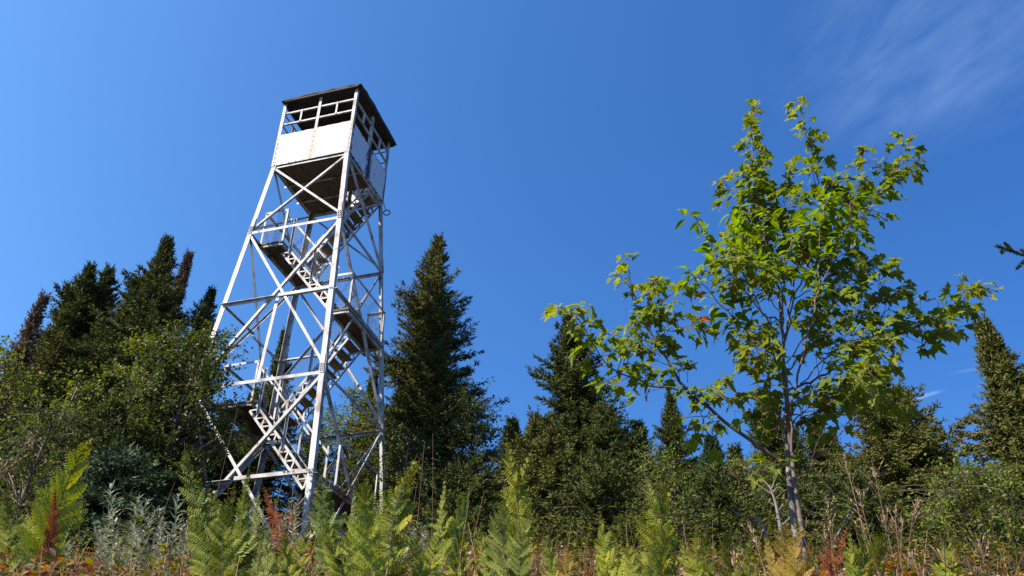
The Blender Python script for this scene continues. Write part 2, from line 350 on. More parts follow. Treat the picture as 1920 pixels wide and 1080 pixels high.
for c in 'LNRB':
    s = SG[c]
    m = MB()
    m.angle(corner(c, ZL['D'] - 0.6), corner(c, -0.002), (-s[0], 0, 0), (0, -s[1], 0), 0.115, 0.012)
    for lv in 'AB':                                   # splice plates
        z = ZL[lv]
        for ax in (0, 1):
            p0 = corner(c, z - 0.05); p1 = corner(c, z + 0.42)
            d = Vector((-s[0], 0, 0)) if ax == 0 else Vector((0, -s[1], 0))
            n = Vector((0, s[1], 0)) if ax == 0 else Vector((s[0], 0, 0))
            m.prism([(0.008, 0.003), (0.105, 0.003), (0.105, 0.013), (0.008, 0.013)], p0, p1, d, n)
    b = m
    for lv in 'AMBC':
        for k in range(8 if lv in 'AB' else 2):
            zz_ = ZL[lv] + 0.0 + 0.052 * (k // 2)
            for ax in (0, 1):
                d = Vector((-s[0], 0, 0)) if ax == 0 else Vector((0, -s[1], 0))
                n = Vector((0, s[1], 0)) if ax == 0 else Vector((s[0], 0, 0))
                q = corner(c, zz_) + d * (0.035 + 0.045 * (k % 2))
                b.tube([q, q + n * 0.03], 0.014, 6, 1)
    m.build('leg', [M['steel'], M['bolt']], tower)
    f = MB(); q = corner(c, ZL['D'] - 0.55)
    f.box((q.x - 0.25, q.y - 0.25, q.z - 0.3), (q.x + 0.25, q.y + 0.25, q.z + 0.28)); f.build('footing', M['concrete'], tower)
for ca, cb, n in FACES:
    n = Vector(n); n2 = n * 0.012
    for lv in 'AMBC':
        m = MB(); a, b = corner(ca, ZL[lv]), corner(cb, ZL[lv]); d = (b - a).normalized()
        if lv in 'AB':
            m.angle(a + d * 0.02 - n * 0.004, b - d * 0.02 - n * 0.004, (0, 0, -1), -n if 0 else n, 0.072, 0.009); m.build('strut', M['steel'], tower)
        else:
            mid = (a + b) / 2
            m.angle(a + d * 0.02 - n * 0.004, mid - d * 0.01 - n * 0.004, (0, 0, -1), -n, 0.07, 0.009); m.build('strut', M['steel'], tower)
            m2 = MB(); m2.angle(mid + d * 0.03 - n * 0.004, b - d * 0.02 - n * 0.004, (0, 0, 1), n, 0.075, 0.009); m2.build('strut', M['steel'], tower)
    for za, zb in (('0', 'A'), ('A', 'B'), ('B', 'D')):
        for k, (c1, c2) in enumerate(((ca, cb), (cb, ca))):
            p, q = corner(c1, ZL[za] - 0.03), corner(c2, ZL[zb] + 0.03)
            o = n * (0.016 if k == 0 else 0.034) if True else 0
            w = 0.052 if za == '0' else 0.06
            m = MB(); d = (q - p).normalized(); m.angle(p + d * 0.05 + o, q - d * 0.05 + o, d.cross(n) * (1 if k == 0 else -1), n, w, 0.008); m.build('brace', M['steel'], tower)
for ca, cb, n in (FACES[0],):
    for za, zb in (('M', 'B'),):
        a = (corner(ca, ZL[za]) + corner(cb, ZL[za])) / 2; b = (corner(ca, ZL[zb]) + corner(cb, ZL[zb])) / 2
        a = a + Vector((-0.05, 0.06, 0)); b = b + Vector((-0.05, 0.06, 0))
        m = MB(); m.angle(a, b, (1, 0, 0), (0, 1, 0), 0.075); m.build('hanger', M['steel'], tower)

def guard_mesh(m, a0, a1, up, s=0.075, r=0.0032):
    """welded wire between the line a0-a1 and the same line raised by up"""
    a0, a1, up = Vector(a0), Vector(a1), Vector(up); L = (a1 - a0).length
    n = max(2, int(L / s)); k = max(2, int(up.length / s))
    for i in range(n + 1):
        p = a0.lerp(a1, i / n); m.bar(p, p + up, r, r, up=(0.3, 0.7, 0.1))
    for j in range(k + 1):
        o = up * (j / k); m.bar(a0 + o, a1 + o, r, r, up=(0.3, 0.2, 0.9))

def landing(x0, x1, y0, y1, z, outer, ends, netting=True):
    m = MB()
    n = 3 if abs(x1 - x0) > 0.5 else 2
    for i in range(n):
        a = x0 + (x1 - x0) * i / n + 0.005; b = x0 + (x1 - x0) * (i + 1) / n - 0.005
        m.box((a, y0, z + H), (b, y1, z + H + 0.04))
    deck = m.build('landing', M['wood'], tower)
    f = MB()
    for x in (x0 + 0.012, x1 - 0.07):
        f.box((x, y0 + 0.03, z + H - 0.062), (x + 0.058, y1 - 0.03, z + H - 0.003))
    for y in (y0 + 0.02, y1 - 0.08):
        f.box((x0 + 0.075, y, z + H - 0.06), (x1 - 0.075, y + 0.05, z + H - 0.004))
    f.build('landing_frame', M['steel'], deck)
    g = MB(); w = MB(); zt = z + H + 1.02; zb = z + H + 0.045
    xo = x0 if outer < 0 else x1; xi = x1 if outer < 0 else x0
    zz = (z + H)
    for y in (y0 + 0.02, y1 - 0.02):
        g.angle((xo, y, zb), (xo, y, zt), (-np.sign(outer), 0, 0), (0, 1 if y == y0 + 0.02 else -1, 0), 0.045, 0.006)
    g.angle((xo, y0, zt), (xo, y1, zt), (-np.sign(outer), 0, 0), (0, 0, -1), 0.05, 0.006)
    guard_mesh(w, (xo - outer * 0.01, y0 + 0.05, zb + .02), (xo - outer * 0.01, y1 - 0.05, zb + .02), (0, 0, 0.92))
    for y in ends:
        g.angle((xi, y, zb), (xi, y, zt), (np.sign(outer), 0, 0), (0, 1, 0), 0.045, 0.006)
        g.angle((xo, y, zt + 0.008), (xi, y, zt + 0.008), (0, 1 if y < 0 else -1, 0), (0, 0, -1), 0.055, 0.006)
        guard_mesh(w, (xo, y + 0.01, zb + .02), (xi, y + 0.01, zb + .02), (0, 0, 0.92))
    g.build('guard_rail', M['steel'], deck)
    if netting: w.build('guard_mesh', M['wire'], deck)

landing(-1.20, -0.56, -0.74, 1.17, -2.235, -1, (-0.73, 1.15))
landing(0.92, 1.40, -0.62, 1.25, -4.42, 1, (-0.61, 1.24))
landing(-1.46, -0.57, -0.74, 1.15, -6.52, -1, (-0.73,), False)
landing(0.95, 1.62, -0.62, 1.3, -8.60, 1, (), False)

def flight(x0, z0, x1, z1, y0, y1, nt, rails, netting=True):
    """stair from the upper end (x0, z0) down to (x1, z1)"""
    m = MB(); a = Vector((x0, 0, z0 + H)); b = Vector((x1, 0, z1 + H)); d = (b - a).normalized()
    up = Vector((0, 1, 0)).cross(d); up = up if up.z > 0 else -up
    ht = 0.24
    for y, s in ((y0, 1), (y1, -1)):
        o = Vector((0, y, 0))
        m.angle(a + o - up * ht / 2, b + o - up * ht / 2, up, (0, s, 0), 0.05, 0.006)
        m.angle(a + o + up * ht / 2, b + o + up * ht / 2, -up, (0, s, 0), 0.05, 0.006)
        L = (b - a).length; n = int(L / 0.135)
        for i in range(n):
            p = a + o + d * (L * i / n) + Vector((0, s * 0.012, 0)); q = a + o + d * (L * (i + 1) / n) + Vector((0, s * 0.012, 0))
            e0, e1 = (-1, 1) if i % 2 == 0 else (1, -1)
            m.bar(p + up * e0 * (ht / 2 - 0.03), q + up * e1 * (ht / 2 - 0.03), 0.006, 0.035, up=(0, 1, 0) if False else d.cross((0, 1, 0)))
    st = m.build('stair_flight', M['steel'], tower)
    for i in range(nt):
        t = (i + 0.5) / nt; p = a.lerp(b, t); k = MB()
        k.box((p.x - 0.125, y0 + 0.062, p.z - 0.015), (p.x + 0.125, y1 - 0.062, p.z + 0.022)); k.build('tread', M['tread'], st)
    w = MB()
    for y in rails:
        r = MB(); s = 1 if y == y0 else -1
        o = Vector((0, y, 0)); v = Vector((0, 0, 1.02))
        for t in (0.03, 0.5, 0.95):
            p = a.lerp(b, t) + o + up * ht / 2 + Vector((0, -s * 0.004, 0))
            r.angle(p - Vector((0, 0, 0.2)), Vector((p.x, p.y, a.lerp(b, t).z + 1.0)), (1, 0, 0), (0, -s, 0), 0.045, 0.006)
        e = d * 0.12
        r.angle(a + o + v - e, b + o + v + e, (0, -s, 0), -up, 0.045, 0.006); r.build('handrail', M['steel'], st)
        if netting: guard_mesh(w, a + o + Vector((0, -s * 0.012, 0.3)) + d * 0.1, b + o + Vector((0, -s * 0.012, 0.3)) - d * 0.05, (0, 0, 0.66))
    if netting: w.build('guard_mesh', M['wire'], st)
flight(0.93, -0.06, -0.60, -2.12, 0.36, 1.0, 9, (1.0,))
flight(-0.54, -2.42, 0.94, -4.26, -0.6, -0.04, 8, (-0.6,))
flight(0.90, -4.45, -0.60, -6.42, 0.36, 1.06, 9, (0.36,))
flight(-0.56, -6.62, 1.0, -8.52, -0.66, -0.06, 8, (-0.66, -0.06), False)
flight(0.98, -8.72, -0.55, -10.75, 0.3, 1.0, 8, (0.3,), False)

# cab
def cab_wall(rz, mname='sheet'):
    m = MB(); t = 0.004
    yo = -HW - 0.006
    # two sheets lapped at the middle, with a slightly uneven top edge
    for x0, x1, o in ((-1.062, 0.012, 0.0), (-0.012, 1.062, -0.006)):
        n = 8; V = []
        for yy in (yo + o, yo + o - t):
            for k in range(n + 1):
                x = x0 + (x1 - x0) * k / n
                V.append((x, yy, 0.002)); V.append((x, yy, 1.058 + 0.008 * math.sin(k * 2.3 + rz * 3)))
        N = 2 * (n + 1); F = []
        for k in range(n):
            a = 2 * k
            F += [(a, a + 1, a + 3, a + 2), (N + a + 2, N + a + 3, N + a + 1, N + a), (a + 1, N + a + 1, N + a + 3, a + 3), (a + 2, N + a + 2, N + a, a)]
        F += [(0, N, N + 1, 1), (2 * n + 1, N + 2 * n + 1, N + 2 * n, 2 * n)]
        m.ngons(V, F)
    b = m
    for k in range(11):
        x = -1.0 + 0.2 * k; b.tube([(x, yo - 0.004, 0.03), (x, yo - 0.018, 0.03)], 0.011, 6, 1)
    for k in range(6):
        for x in (-1.035, 0.0, 1.035): b.tube([(x, yo - 0.004, 0.12 + 0.16 * k), (x, yo - 0.02, 0.12 + 0.16 * k)], 0.010, 6, 1)
    o = m.build('cab_wall', [M['sheet'], M['bolt']], tower); o.location = (0, 0, H); o.rotation_euler = (0, 0, rz)
    r = MB()
    for z in (1.44, 1.84): r.angle((-1.0, -HW + 0.012, z), (1.0, -HW + 0.012, z), (0, 0, 1), (0, 1, 0), 0.045, 0.006)
    w = r.build('window_rail', M['steel'], tower); w.location = o.location; w.rotation_euler = o.rotation_euler
    r = MB()
    for x in (-0.53, 0.50): r.angle((x, -HW + 0.0, 1.45), (x, -HW + 0.0, 1.88), (1, 0, 0), (0, 1, 0), 0.045, 0.006)
    w = r.build('window_bar', M['steel'], tower); w.location = o.location; w.rotation_euler = o.rotation_euler
    r = MB(); r.angle((-0.035, -HW + 0.004, 0.01), (-0.035, -HW + 0.004, 2.2), (1, 0, 0), (0, 1, 0), 0.075, 0.008)
    w = r.build('cab_post', M['steel'], tower); w.location = o.location; w.rotation_euler = o.rotation_euler
for k in range(4): cab_wall(k * math.pi / 2)
for c in 'LNRB':
    s = SG[c]; m = MB()
    m.angle((s[0] * (HW + .014), s[1] * (HW + .014), H - 0.02), (s[0] * (HW + .014), s[1] * (HW + .014), H + 2.2), (-s[0], 0, 0), (0, -s[1], 0), 0.085, 0.008)
    m.build('cab_post', M['steel'], tower)
# floor of boards with a hatch at the back right
m = MB(); nb = 12
for i in range(nb):
    x0 = -1.05 + 2.1 * i / nb; x1 = x0 + 2.1 / nb - 0.008; dz = 0.004 * math.sin(i * 4.7)
    if x0 > 0.15:
        m.box((x0, -1.05, H + dz), (x1, 0.36, H + 0.045 + dz))
    else:
        m.box((x0, -1.05, H + dz), (x1, 1.05, H + 0.045 + dz))
fl = m.build('floor', M['wood'], tower)
for y in (-0.29, 0.40):
    j = MB(); j.angle((-1.13, y, H - 0.012), (1.05 if y < 0 else 0.2, y, H - 0.012), (0, 0, -1), (0, 1, 0), 0.06, 0.008); j.build('joist', M['steel'], fl)
for ca, cb, n in FACES:
    j = MB(); n = Vector(n)
    a, b = corner(ca, 0), corner(cb, 0); d = (b - a).normalized()
    j.angle(a + d * 0.09 + n * 0.02 - Vector((0, 0, 0.012)), b - d * 0.09 + n * 0.02 - Vector((0, 0, 0.012)), (0, 0, -1), n, 0.06, 0.008); j.build('edge_beam', M['steel'], fl)
# roof: low hip with a thin ragged edge
m = MB(); x0, x1, y0, y1 = -1.10, 1.22, -1.19, 1.24; n = 14
top = Vector((0.03, 0.0, H + 2.72)); base = H + 2.21
random.seed(4)
ring = []
for k in range(4 * n):
    e, t = divmod(k, n); t /= n
    pts = [(x0, y0), (x1, y0), (x1, y1), (x0, y1)]
    a, b = pts[e], pts[(e + 1) % 4]
    z = base + 0.035 * math.sin(t * math.pi) + random.uniform(-0.012, 0.012)
    jx = random.uniform(-0.012, 0.012)
    ring.append((a[0] + (b[0] - a[0]) * t + jx, a[1] + (b[1] - a[1]) * t + jx, z))
V = ring + [(x, y, z + 0.03) for x, y, z in ring] + [(top.x, top.y, top.z - 0.03), tuple(top)]
N = 4 * n
F = [(k, (k + 1) % N, N + (k + 1) % N, N + k) for k in range(N)]
F += [(N + k, N + (k + 1) % N, 2 * N + 1) for k in range(N)] + [((k + 1) % N, k, 2 * N) for k in range(N)]
m.ngons(V, F)
rf = m.build('roof', M['roof'], tower)
j = MB()
for k in range(4):
    a, b = [((x0 + .03, y0 + .03), (x1 - .03, y0 + .03)), ((x1 - .03, y0 + .03), (x1 - .03, y1 - .03)), ((x1 - .03, y1 - .03), (x0 + .03, y1 - .03)), ((x0 + .03, y1 - .03), (x0 + .03, y0 + .03))][k]
    a = Vector((*a, base - 0.006)); b = Vector((*b, base - 0.006)); d = (b - a).normalized()
    j.bar(a + d * 0.05, b - d * 0.05, 0.05, 0.05)
j.build('eave_board', M['ceiling'], rf)
# ring on a rod hanging from the rear right corner of the cab
m = MB(); q = Vector((HW + 0.04, HW - 0.02, H - 0.02))
m.tube([q, q + Vector((0.10, -0.02, -0.27))], 0.012, 6)
c0 = q + Vector((0.135, -0.02, -0.36))
m.tube([c0 + Vector((0.085 * math.cos(a), 0.02 * math.cos(a), 0.085 * math.sin(a))) for a in np.linspace(0, 2 * math.pi, 20)], 0.016, 6)
m.build('hanging_ring', M['bolt'], tower)

# ------------------------------------------------------------------ trees
def spruce_crown(rng, h, rmax, wood, needle, shape=0.85, gap=0.15, dens=1.0, z0=0.25, top_bare=0.0, lean=(0, 0), tuft=1.0, droop=0.25, bushy=1.0, step=1.5):
    """boughs in whorls, each a drooping axis with side twigs of needle tufts"""
    mb = MB(); ax_pts = []
    def trunk_at(z):
        u = z / h
        return np.array([lean[0] * u ** 1.5 * h + 0.02 * h * 0.3 * math.sin(u * 5 + wob), lean[1] * u ** 1.5 * h, z])
    wob = rng.uniform(0, 6)
    z = z0 * 1.0; tv = []; tt = []
    while z < h - 0.12:
        u = z / h
        r = rmax * max(0.05, (1 - u) ** shape) * (0.8 + 0.2 * min(1, u / 0.15))
        nbr = rng.integers(4, 7) if u < 0.9 else rng.integers(3, 5)
        ph = rng.uniform(0, 6.28)
        for b in range(nbr):
            if rng.random() < gap: continue
            a = ph + b * 6.283 / nbr + rng.uniform(-0.35, 0.35)
            lump = 1 + 0.28 * math.sin(a * 2 + z * 1.9 + wob) * math.sin(z * 1.3 + wob * 2) + 0.15 * math.sin(a + z * 4.1)
            L = max(0.12, r * lump * (rng.uniform(0.32, 0.6) if rng.random() < 0.52 else rng.uniform(0.8, 1.32)))
            el0 = 0.95 * u ** 3 + 0.10 - droop * (1 - u) + rng.uniform(-0.14, 0.14)
            n = max(4, int(L / 0.12) + 2)
            s = np.linspace(0, 1, n)
            e = el0 - 0.30 * np.sin(s * 2.6) * (1 - u) + 0.32 * s ** 3 * (1 - 0.5 * u)
            aa = a + np.cumsum(rng.normal(0, 0.05, n))
            step = L / (n - 1)
            d = np.stack([np.cos(aa) * np.cos(e), np.sin(aa) * np.cos(e), np.sin(e)], -1)
            P = trunk_at(z + rng.uniform(-0.08, 0.08)) + np.concatenate([[[0, 0, 0]], np.cumsum(d[:-1] * step, axis=0)])
            if L > 0.35: mb.tube(P, np.linspace(0.010 + 0.007 * L, 0.004, n), 3, 0, 0.5, cap=False)
            # twigs: origin, direction, length
            m = max(3, int(L / 0.068 * dens)) * 2
            q = np.sort(rng.uniform(0.10 if L > 0.6 else 0.0, 1, m)); k = np.clip((q * (n - 1)).astype(int), 0, n - 2); fr = (q * (n - 1) - k)[:, None]
            O = P[k] * (1 - fr) + P[k + 1] * fr; D = d[k]
            side = nrm(np.cross(D, [0, 0, 1.0])); upv = np.cross(side, D)
            sgn = np.where(np.arange(m) % 2 == 0, 1.0, -1.0)[:, None]
            ang = rng.uniform(0.6, 1.15, m)[:, None]
            TD = nrm(D * np.cos(ang) + side * sgn * np.sin(ang) + upv * rng.normal(0.0, 0.16 * bushy, m)[:, None])
            TL = (0.085 + 0.24 * L * (1 - q) ** 0.9 * np.minimum(1, q / 0.25 + 0.4)) * rng.uniform(0.6, 1.3, m)
            TL = np.minimum(TL, 0.42)
            # the leading tip counts as a twig too
            O = np.vstack([O, P[-2:-1]]); TD = np.vstack([TD, d[-1:]]); TL = np.append(TL, 0.2)
            cnt = np.maximum(1, np.ceil(TL / (0.068 / dens ** 0.5))).astype(int)
            idx = np.repeat(np.arange(len(TL)), cnt)
            w = np.concatenate([(np.arange(c) + 0.5) / c for c in cnt])
            C = O[idx] + TD[idx] * (TL[idx] * w)[:, None]
            C[:, 2] -= 0.12 * (TL[idx] * w) ** 2
            tv.append((C, TD[idx])); tt.append(rng.normal(0.42 + 0.1 * (w - 0.3), 0.17))
        z += step * rng.uniform(0.19, 0.36) * (1.0 if h > 6 else 0.7) / bushy ** 0.5
    C = np.concatenate([c for c, _ in tv]); D = np.concatenate([d for _, d in tv]); T = np.clip(np.concatenate(tt), 0, 1)
    # leader
    n = len(C); rx = nrm(rng.normal(size=(n, 3)))
    S = nrm(np.cross(D, rx)); U = np.cross(S, D)
    Lf = rng.uniform(0.05, 0.095, n)[:, None] * tuft; W = rng.uniform(0.012, 0.021, n)[:, None] * tuft
    RA = rng.uniform(0, 6.283, n)[:, None]
    V = []
    for k in range(2):
        a = k * 3.1416 + RA
        off = S * np.cos(a) + U * np.sin(a)
        tip = C + D * Lf * 0.55 + off * Lf * 0.62
        sd = np.cross(D, off)
        V.append(np.stack([C - D * Lf * 0.3 - sd * W, C - D * Lf * 0.3 + sd * W, tip], 1))
    V = np.concatenate(V); F = np.arange(len(V) * 3).reshape(-1, 3)
    mb.add(V.reshape(-1, 3), F, 1, np.tile(T, 2))
    return mb, trunk_at

NP_ = [0]
def spruce(name, px, py, Y, rmax, label, needle='needle', seed=0, h=None, group='conifers around the clearing', **kw):
    rng = np.random.default_rng(1000 + seed)
    p = at(px, py, Y); g = gz(p.x, p.y)
    hh = h or (p.z - g)
    root = empty(name, (p.x, p.y, g - 0.1), 0, label, 'conifer' if 'fir' not in name else 'fir', group)
    mb, tr = spruce_crown(rng, hh + 0.1, rmax, None, None, **kw)
    t = MB(); zs = np.linspace(0, hh, 14)
    t.tube([tr(z) for z in zs], 0.018 + 0.0085 * hh * (1 - zs / hh) ** 0.9, 8); t.build('trunk', M['spruce_bark'], root, True)
    mb.build('crown', [M['twig'], M[needle]], root)
    return root

def leaf_cards(mb, C, D, N, L, W, mat, tint, fold=0.25):
    """pointed leaves: two quads folded along the midrib"""
    S = nrm(np.cross(D, N)); N = np.cross(S, D); L = np.asarray(L)[:, None]; W = np.asarray(W)[:, None]
    b = C; m1 = C + D * L * 0.45; tip = C + D * L - N * L * 0.12
    l1 = C + D * L * 0.42 + S * W + N * W * fold; r1 = C + D * L * 0.42 - S * W + N * W * fold
    V = np.stack([b, m1, tip, l1, r1], 1); n = len(C); i = np.arange(n)[:, None] * 5
    F = np.concatenate([i + [0, 1, 2, 3][0:1] + 0 * i, i + 1, i + 2, i + 3], 1); F = np.concatenate([np.hstack([i, i + 4, i + 2, i + 1]), np.hstack([i, i + 1, i + 2, i + 3])])
    mb.add(V.reshape(-1, 3), F, mat, np.tile(tint, 2))

def broadleaf(name, px, py, Y, rx, label, mat='broad', seed=0, base_frac=0.12, nclump=130, leaf=0.06, per=60, group='broadleaf trees around the clearing', bark='grey_bark', tilt=0.0, cr=0.34):
    rng = np.random.default_rng(3000 + seed)
    p = at(px, py, Y); g = gz(p.x, p.y); h = p.z - g + 0.1
    root = empty(name, (p.x, p.y, g - 0.1), 0, label, 'broadleaf tree', group)
    wood = MB(); cr_ = MB()
    zs = np.linspace(0, h * 0.94, 10); tr = lambda z: np.array([tilt * z + 0.05 * h * math.sin(z / h * 4 + seed) * z / h * 0.6, 0.04 * h * math.sin(z / h * 3 + seed * 2) * z / h, z])
    wood.tube([tr(z) for z in zs], 0.012 + 0.010 * h * (1 - zs / h), 7)
    lim = MB(); CC = []
    for k in range(nclump):
        u = rng.beta(1.5, 1.25) * (1 - base_frac) + base_frac
        rad = rx * (math.sin(math.pi * min(1, max(0.02, (1 - u) * 0.92 + 0.06))) ** 0.7) * rng.uniform(0.35, 1.12)
        a = rng.uniform(0, 6.283); z = u * h
        zc = max(0.05 * h, z - rad * rng.uniform(0.5, 1.0))
        b0 = tr(min(zc, h * 0.9)); c = tr(z) + np.array([math.cos(a) * rad, math.sin(a) * rad, 0])
        mid = (b0 + c) / 2 + np.array([0, 0, 0.12 * rad]) + rng.normal(0, 0.05 * rx, 3)
        t_ = np.linspace(0, 1, 6)[:, None]; P = b0 * (1 - t_) ** 2 + 2 * mid * t_ * (1 - t_) + c * t_ ** 2
        lim.tube(P, np.linspace(0.006 + 0.008 * rad, 0.003, 6), 4, 0, cap=False)
        # twigs with leaves
        nt = 5
        for j in range(nt):
            f = rng.uniform(0.45, 1); o = P[0] * (1 - f) ** 2 + 2 * mid * f * (1 - f) + c * f * f
            e = o + rng.normal(0, 1, 3) * np.array([1, 1, 0.7]) * cr * rng.uniform(0.5, 1.0)
            lim.tube([o, (o + e) / 2 + [0, 0, 0.03], e], [0.004, 0.003, 0.002], 3, 0, cap=False)
            m = max(3, int(per / nt)); q = rng.uniform(0.15, 1.08, m)[:, None]
            CC.append((o * (1 - q) + e * q + rng.normal(0, 0.05, (m, 3)), np.full(m, rng.normal(0.45, 0.14)) + rng.normal(0, 0.13, m), nrm(e - o)))
    C = np.concatenate([c for c, _, _ in CC]); T = np.clip(np.concatenate([t for _, t, _ in CC]), 0, 1)
    D0 = np.concatenate([np.broadcast_to(d, c.shape) for c, _, d in CC]); n = len(C)
    D = nrm(D0 * 0.6 + rng.normal(0, 0.7, (n, 3)) + [0, 0, -0.25]); Nn = nrm(rng.normal(0, 0.55, (n, 3)) + [0, 0, 1.0])
    lim_o = None
    base = lim
    leaf_cards(base, C, D, Nn, leaf * rng.uniform(0.7, 1.25, n), leaf * 0.32 * rng.uniform(0.8, 1.25, n), 1, T)
    wood.build('trunk', M[bark], root, True)
    base.build('crown', [M['twig'], M[mat]], root)
    return root

SP = spruce
# left of the tower
SP('spruce_tree', 312, 450, 17.0, 2.3, 'tall dark spruce with a dense pointed top, highest of the trees left of the tower', seed=1, shape=0.85, tuft=1.0, gap=.15, step=1.9, dens=1.2)
SP('spruce_tree', 352, 476, 20.5, 1.5, 'thin brown dying spruce rising just behind the tall dark one left of the tower', 'needle_brown', 2, shape=1.0, dens=0.6, gap=.4, step=2.2)
SP('spruce_tree', 172, 500, 18.0, 2.0, 'dark spruce with blunt top, left one of a close pair left of the tower', seed=3, shape=0.8, tuft=1.05, gap=.28, step=2.1, dens=1.25)
SP('spruce_tree', 210, 505, 18.6, 2.0, 'dark spruce with wide bushy top, right one of a close pair', seed=4, shape=0.75, tuft=1.05, gap=.28, step=2.1, dens=1.25)
SP('spruce_tree', 70, 556, 15.5, 0.8, 'leaning sparse spruce with a reddish brown tip near the left edge', 'needle_brown', 5, dens=0.45, gap=0.58, lean=(0.03, 0), shape=.9, step=2.2)
SP('spruce_tree', 395, 545, 21.0, 2.3, 'broad dark spruce half hidden behind the left tower leg', seed=6, shape=.85, gap=.2, step=1.9)
SP('spruce_tree', 262, 530, 18.0, 1.7, 'olive spruce between a close pair of spruces and the tallest', 'needle_olive', 7)
SP('spruce_tree', 125, 590, 16.5, 1.6, 'spreading olive spruce below the close pair near the left edge', 'needle_olive', 8, gap=0.25)
SP('spruce_tree', 318, 640, 14.0, 1.5, 'shaded dark spruce standing in front of the left-hand trees', seed=9)
SP('spruce_tree', -30, 640, 17.0, 1.9, 'dark spruce cut by the left edge of the view', seed=10, dens=0.75)
SP('spruce_tree', 60, 700, 19.0, 1.9, 'low dark spruce behind the yellow green leaves at the left edge', seed=11, dens=0.75)
SP('spruce_tree', 215, 760, 13.0, 1.2, 'short dark spruce behind the tall yellow green fern', seed=12, dens=0.75)
SP('fir_shrub', 232, 850, 9.5, 0.85, 'small low fir with blue green sprays in front of the dark left-hand trees', 'needle_blue', 13, shape=0.6)
SP('spruce_tree', 420, 770, 20.0, 1.7, 'dark spruce low behind the lower stair landing of the tower', seed=14, dens=0.75)
broadleaf('birch_tree', 285, 640, 14.2, 0.75, 'yellow green birch with loose leaves in the middle of the left-hand trees', 'birch', 1, nclump=46, per=48, cr=0.22, leaf=0.07)
broadleaf('birch_tree', 160, 690, 13.6, 0.75, 'birch with the yellowest leaves left of the tower', 'birch', 2, nclump=44, per=48, cr=0.22, leaf=0.07)
broadleaf('birch_tree', 18, 648, 13.0, 1.2, 'green birch at the left edge of the view', 'birch', 3, nclump=80, per=50, cr=0.24, leaf=0.07)
broadleaf('alder_tree', 372, 615, 13.8, 1.25, 'dark green leafy tree covering the foot of the left tower leg', 'broad', 4, nclump=190, per=60, base_frac=0.04, cr=0.24, leaf=0.068)
broadleaf('alder_tree', 100, 760, 12.0, 1.1, 'dark leafy bush under the birches near the left edge', 'broad', 5, nclump=90, per=50, base_frac=0.03)
# behind the tower
SP('spruce_tree', 532, 622, 24.0, 1.7, 'small pointed spruce seen through the middle of the tower', seed=20, shape=0.9)
SP('spruce_tree', 470, 745, 25.0, 1.8, 'dark spruce seen through the lower left of the tower frame', seed=21, dens=0.75)
SP('spruce_tree', 600, 770, 26.0, 2.2, 'dark spruce low behind the tower stairs', seed=22, dens=0.75)
broadleaf('birch_tree', 665, 712, 23.5, 1.7, 'light green leafy tree seen behind the right side of the tower', 'pale_broad', 6, nclump=150, per=60, leaf=0.08)
SP('spruce_tree', 700, 700, 25.0, 1.9, 'dark spruce behind the right tower leg', seed=23, dens=0.75)
# right of the tower
SP('spruce_tree', 823, 447, 21.5, 2.8, 'big spruce with long ragged boughs right beside the tower', 'needle_olive', 30, shape=0.80, gap=0.22, tuft=1.0, droop=0.15, bushy=1.0, step=2.0, dens=1.15)
SP('spruce_tree', 960, 790, 19.0, 1.5, 'short dark spruce between the big ragged spruce and the layered one', seed=31, dens=0.75)
broadleaf('alder_tree', 893, 735, 20.0, 1.3, 'dark leafy tree under the right side of the big ragged spruce', 'broad', 7, nclump=170, per=60, leaf=0.075, base_frac=0.05)
SP('spruce_tree', 1068, 596, 19.0, 1.75, 'bushy spruce in flat layers under the leftmost maple branch', seed=32, shape=0.62, gap=0.12, tuft=1.05, bushy=1.0, step=2.1, dens=1.25)
SP('spruce_tree', 1010, 795, 16.5, 1.5, 'wide olive spruce crown below the layered spruce', 'needle_olive', 33, shape=0.5, bushy=1.0)
SP('spruce_tree', 1138, 768, 18.0, 1.55, 'dark round-topped spruce just right of the layered spruce', seed=34, shape=0.55, bushy=1.0)
SP('spruce_tree', 1255, 742, 22.0, 1.45, 'narrow dark spruce standing alone against the sky under the long maple branch', seed=35, shape=.8)
SP('spruce_tree', 1195, 795, 20.0, 1.6, 'low dark spruce left of the narrow lone spruce', seed=36, dens=0.75)
SP('fir_tree', 1332, 822, 17.5, 0.85, 'small bluish fir with a thin pointed top left of the maple trunk', 'needle_blue', 37)
SP('fir_tree', 1376, 842, 18.0, 0.8, 'smallest bluish fir close beside the maple trunk', 'needle_blue', 38)
broadleaf('birch_tree', 1240, 845, 16.5, 1.0, 'light green bush among the dark spruces left of the maple', 'pale_broad', 8, nclump=110, per=50, base_frac=0.05)
broadleaf('birch_tree', 1395, 855, 15.5, 0.9, 'olive leafy bush just left of the maple trunk', 'birch', 9, nclump=90, per=45, base_frac=0.05)
SP('spruce_tree', 1432, 735, 18.0, 1.5, 'thin dark spruce directly behind the maple trunk', seed=39)
SP('spruce_tree', 1632, 690, 16.5, 3.1, 'old broad spruce with long right-hand boughs behind the maple', 'needle_olive', 40, shape=1.0, step=1.8, gap=0.25, tuft=1.05)
SP('spruce_tree', 1530, 800, 19.0, 1.8, 'dark spruce behind the maple between its trunk and the old broad spruce', seed=41, dens=0.75)
SP('spruce_tree', 1725, 850, 19.0, 1.7, 'low dark spruce right of the old broad spruce', seed=42, dens=0.75)
SP('spruce_tree', 1846, 608, 13.2, 1.35, 'tall narrow spruce with a brownish top at the right edge', 'needle_olive', 43, shape=1.0, gap=0.12, tuft=1.0, bushy=1.0, step=1.7)
SP('spruce_tree', 1935, 690, 14.5, 1.8, 'dark spruce cut by the right edge of the view', seed=44)
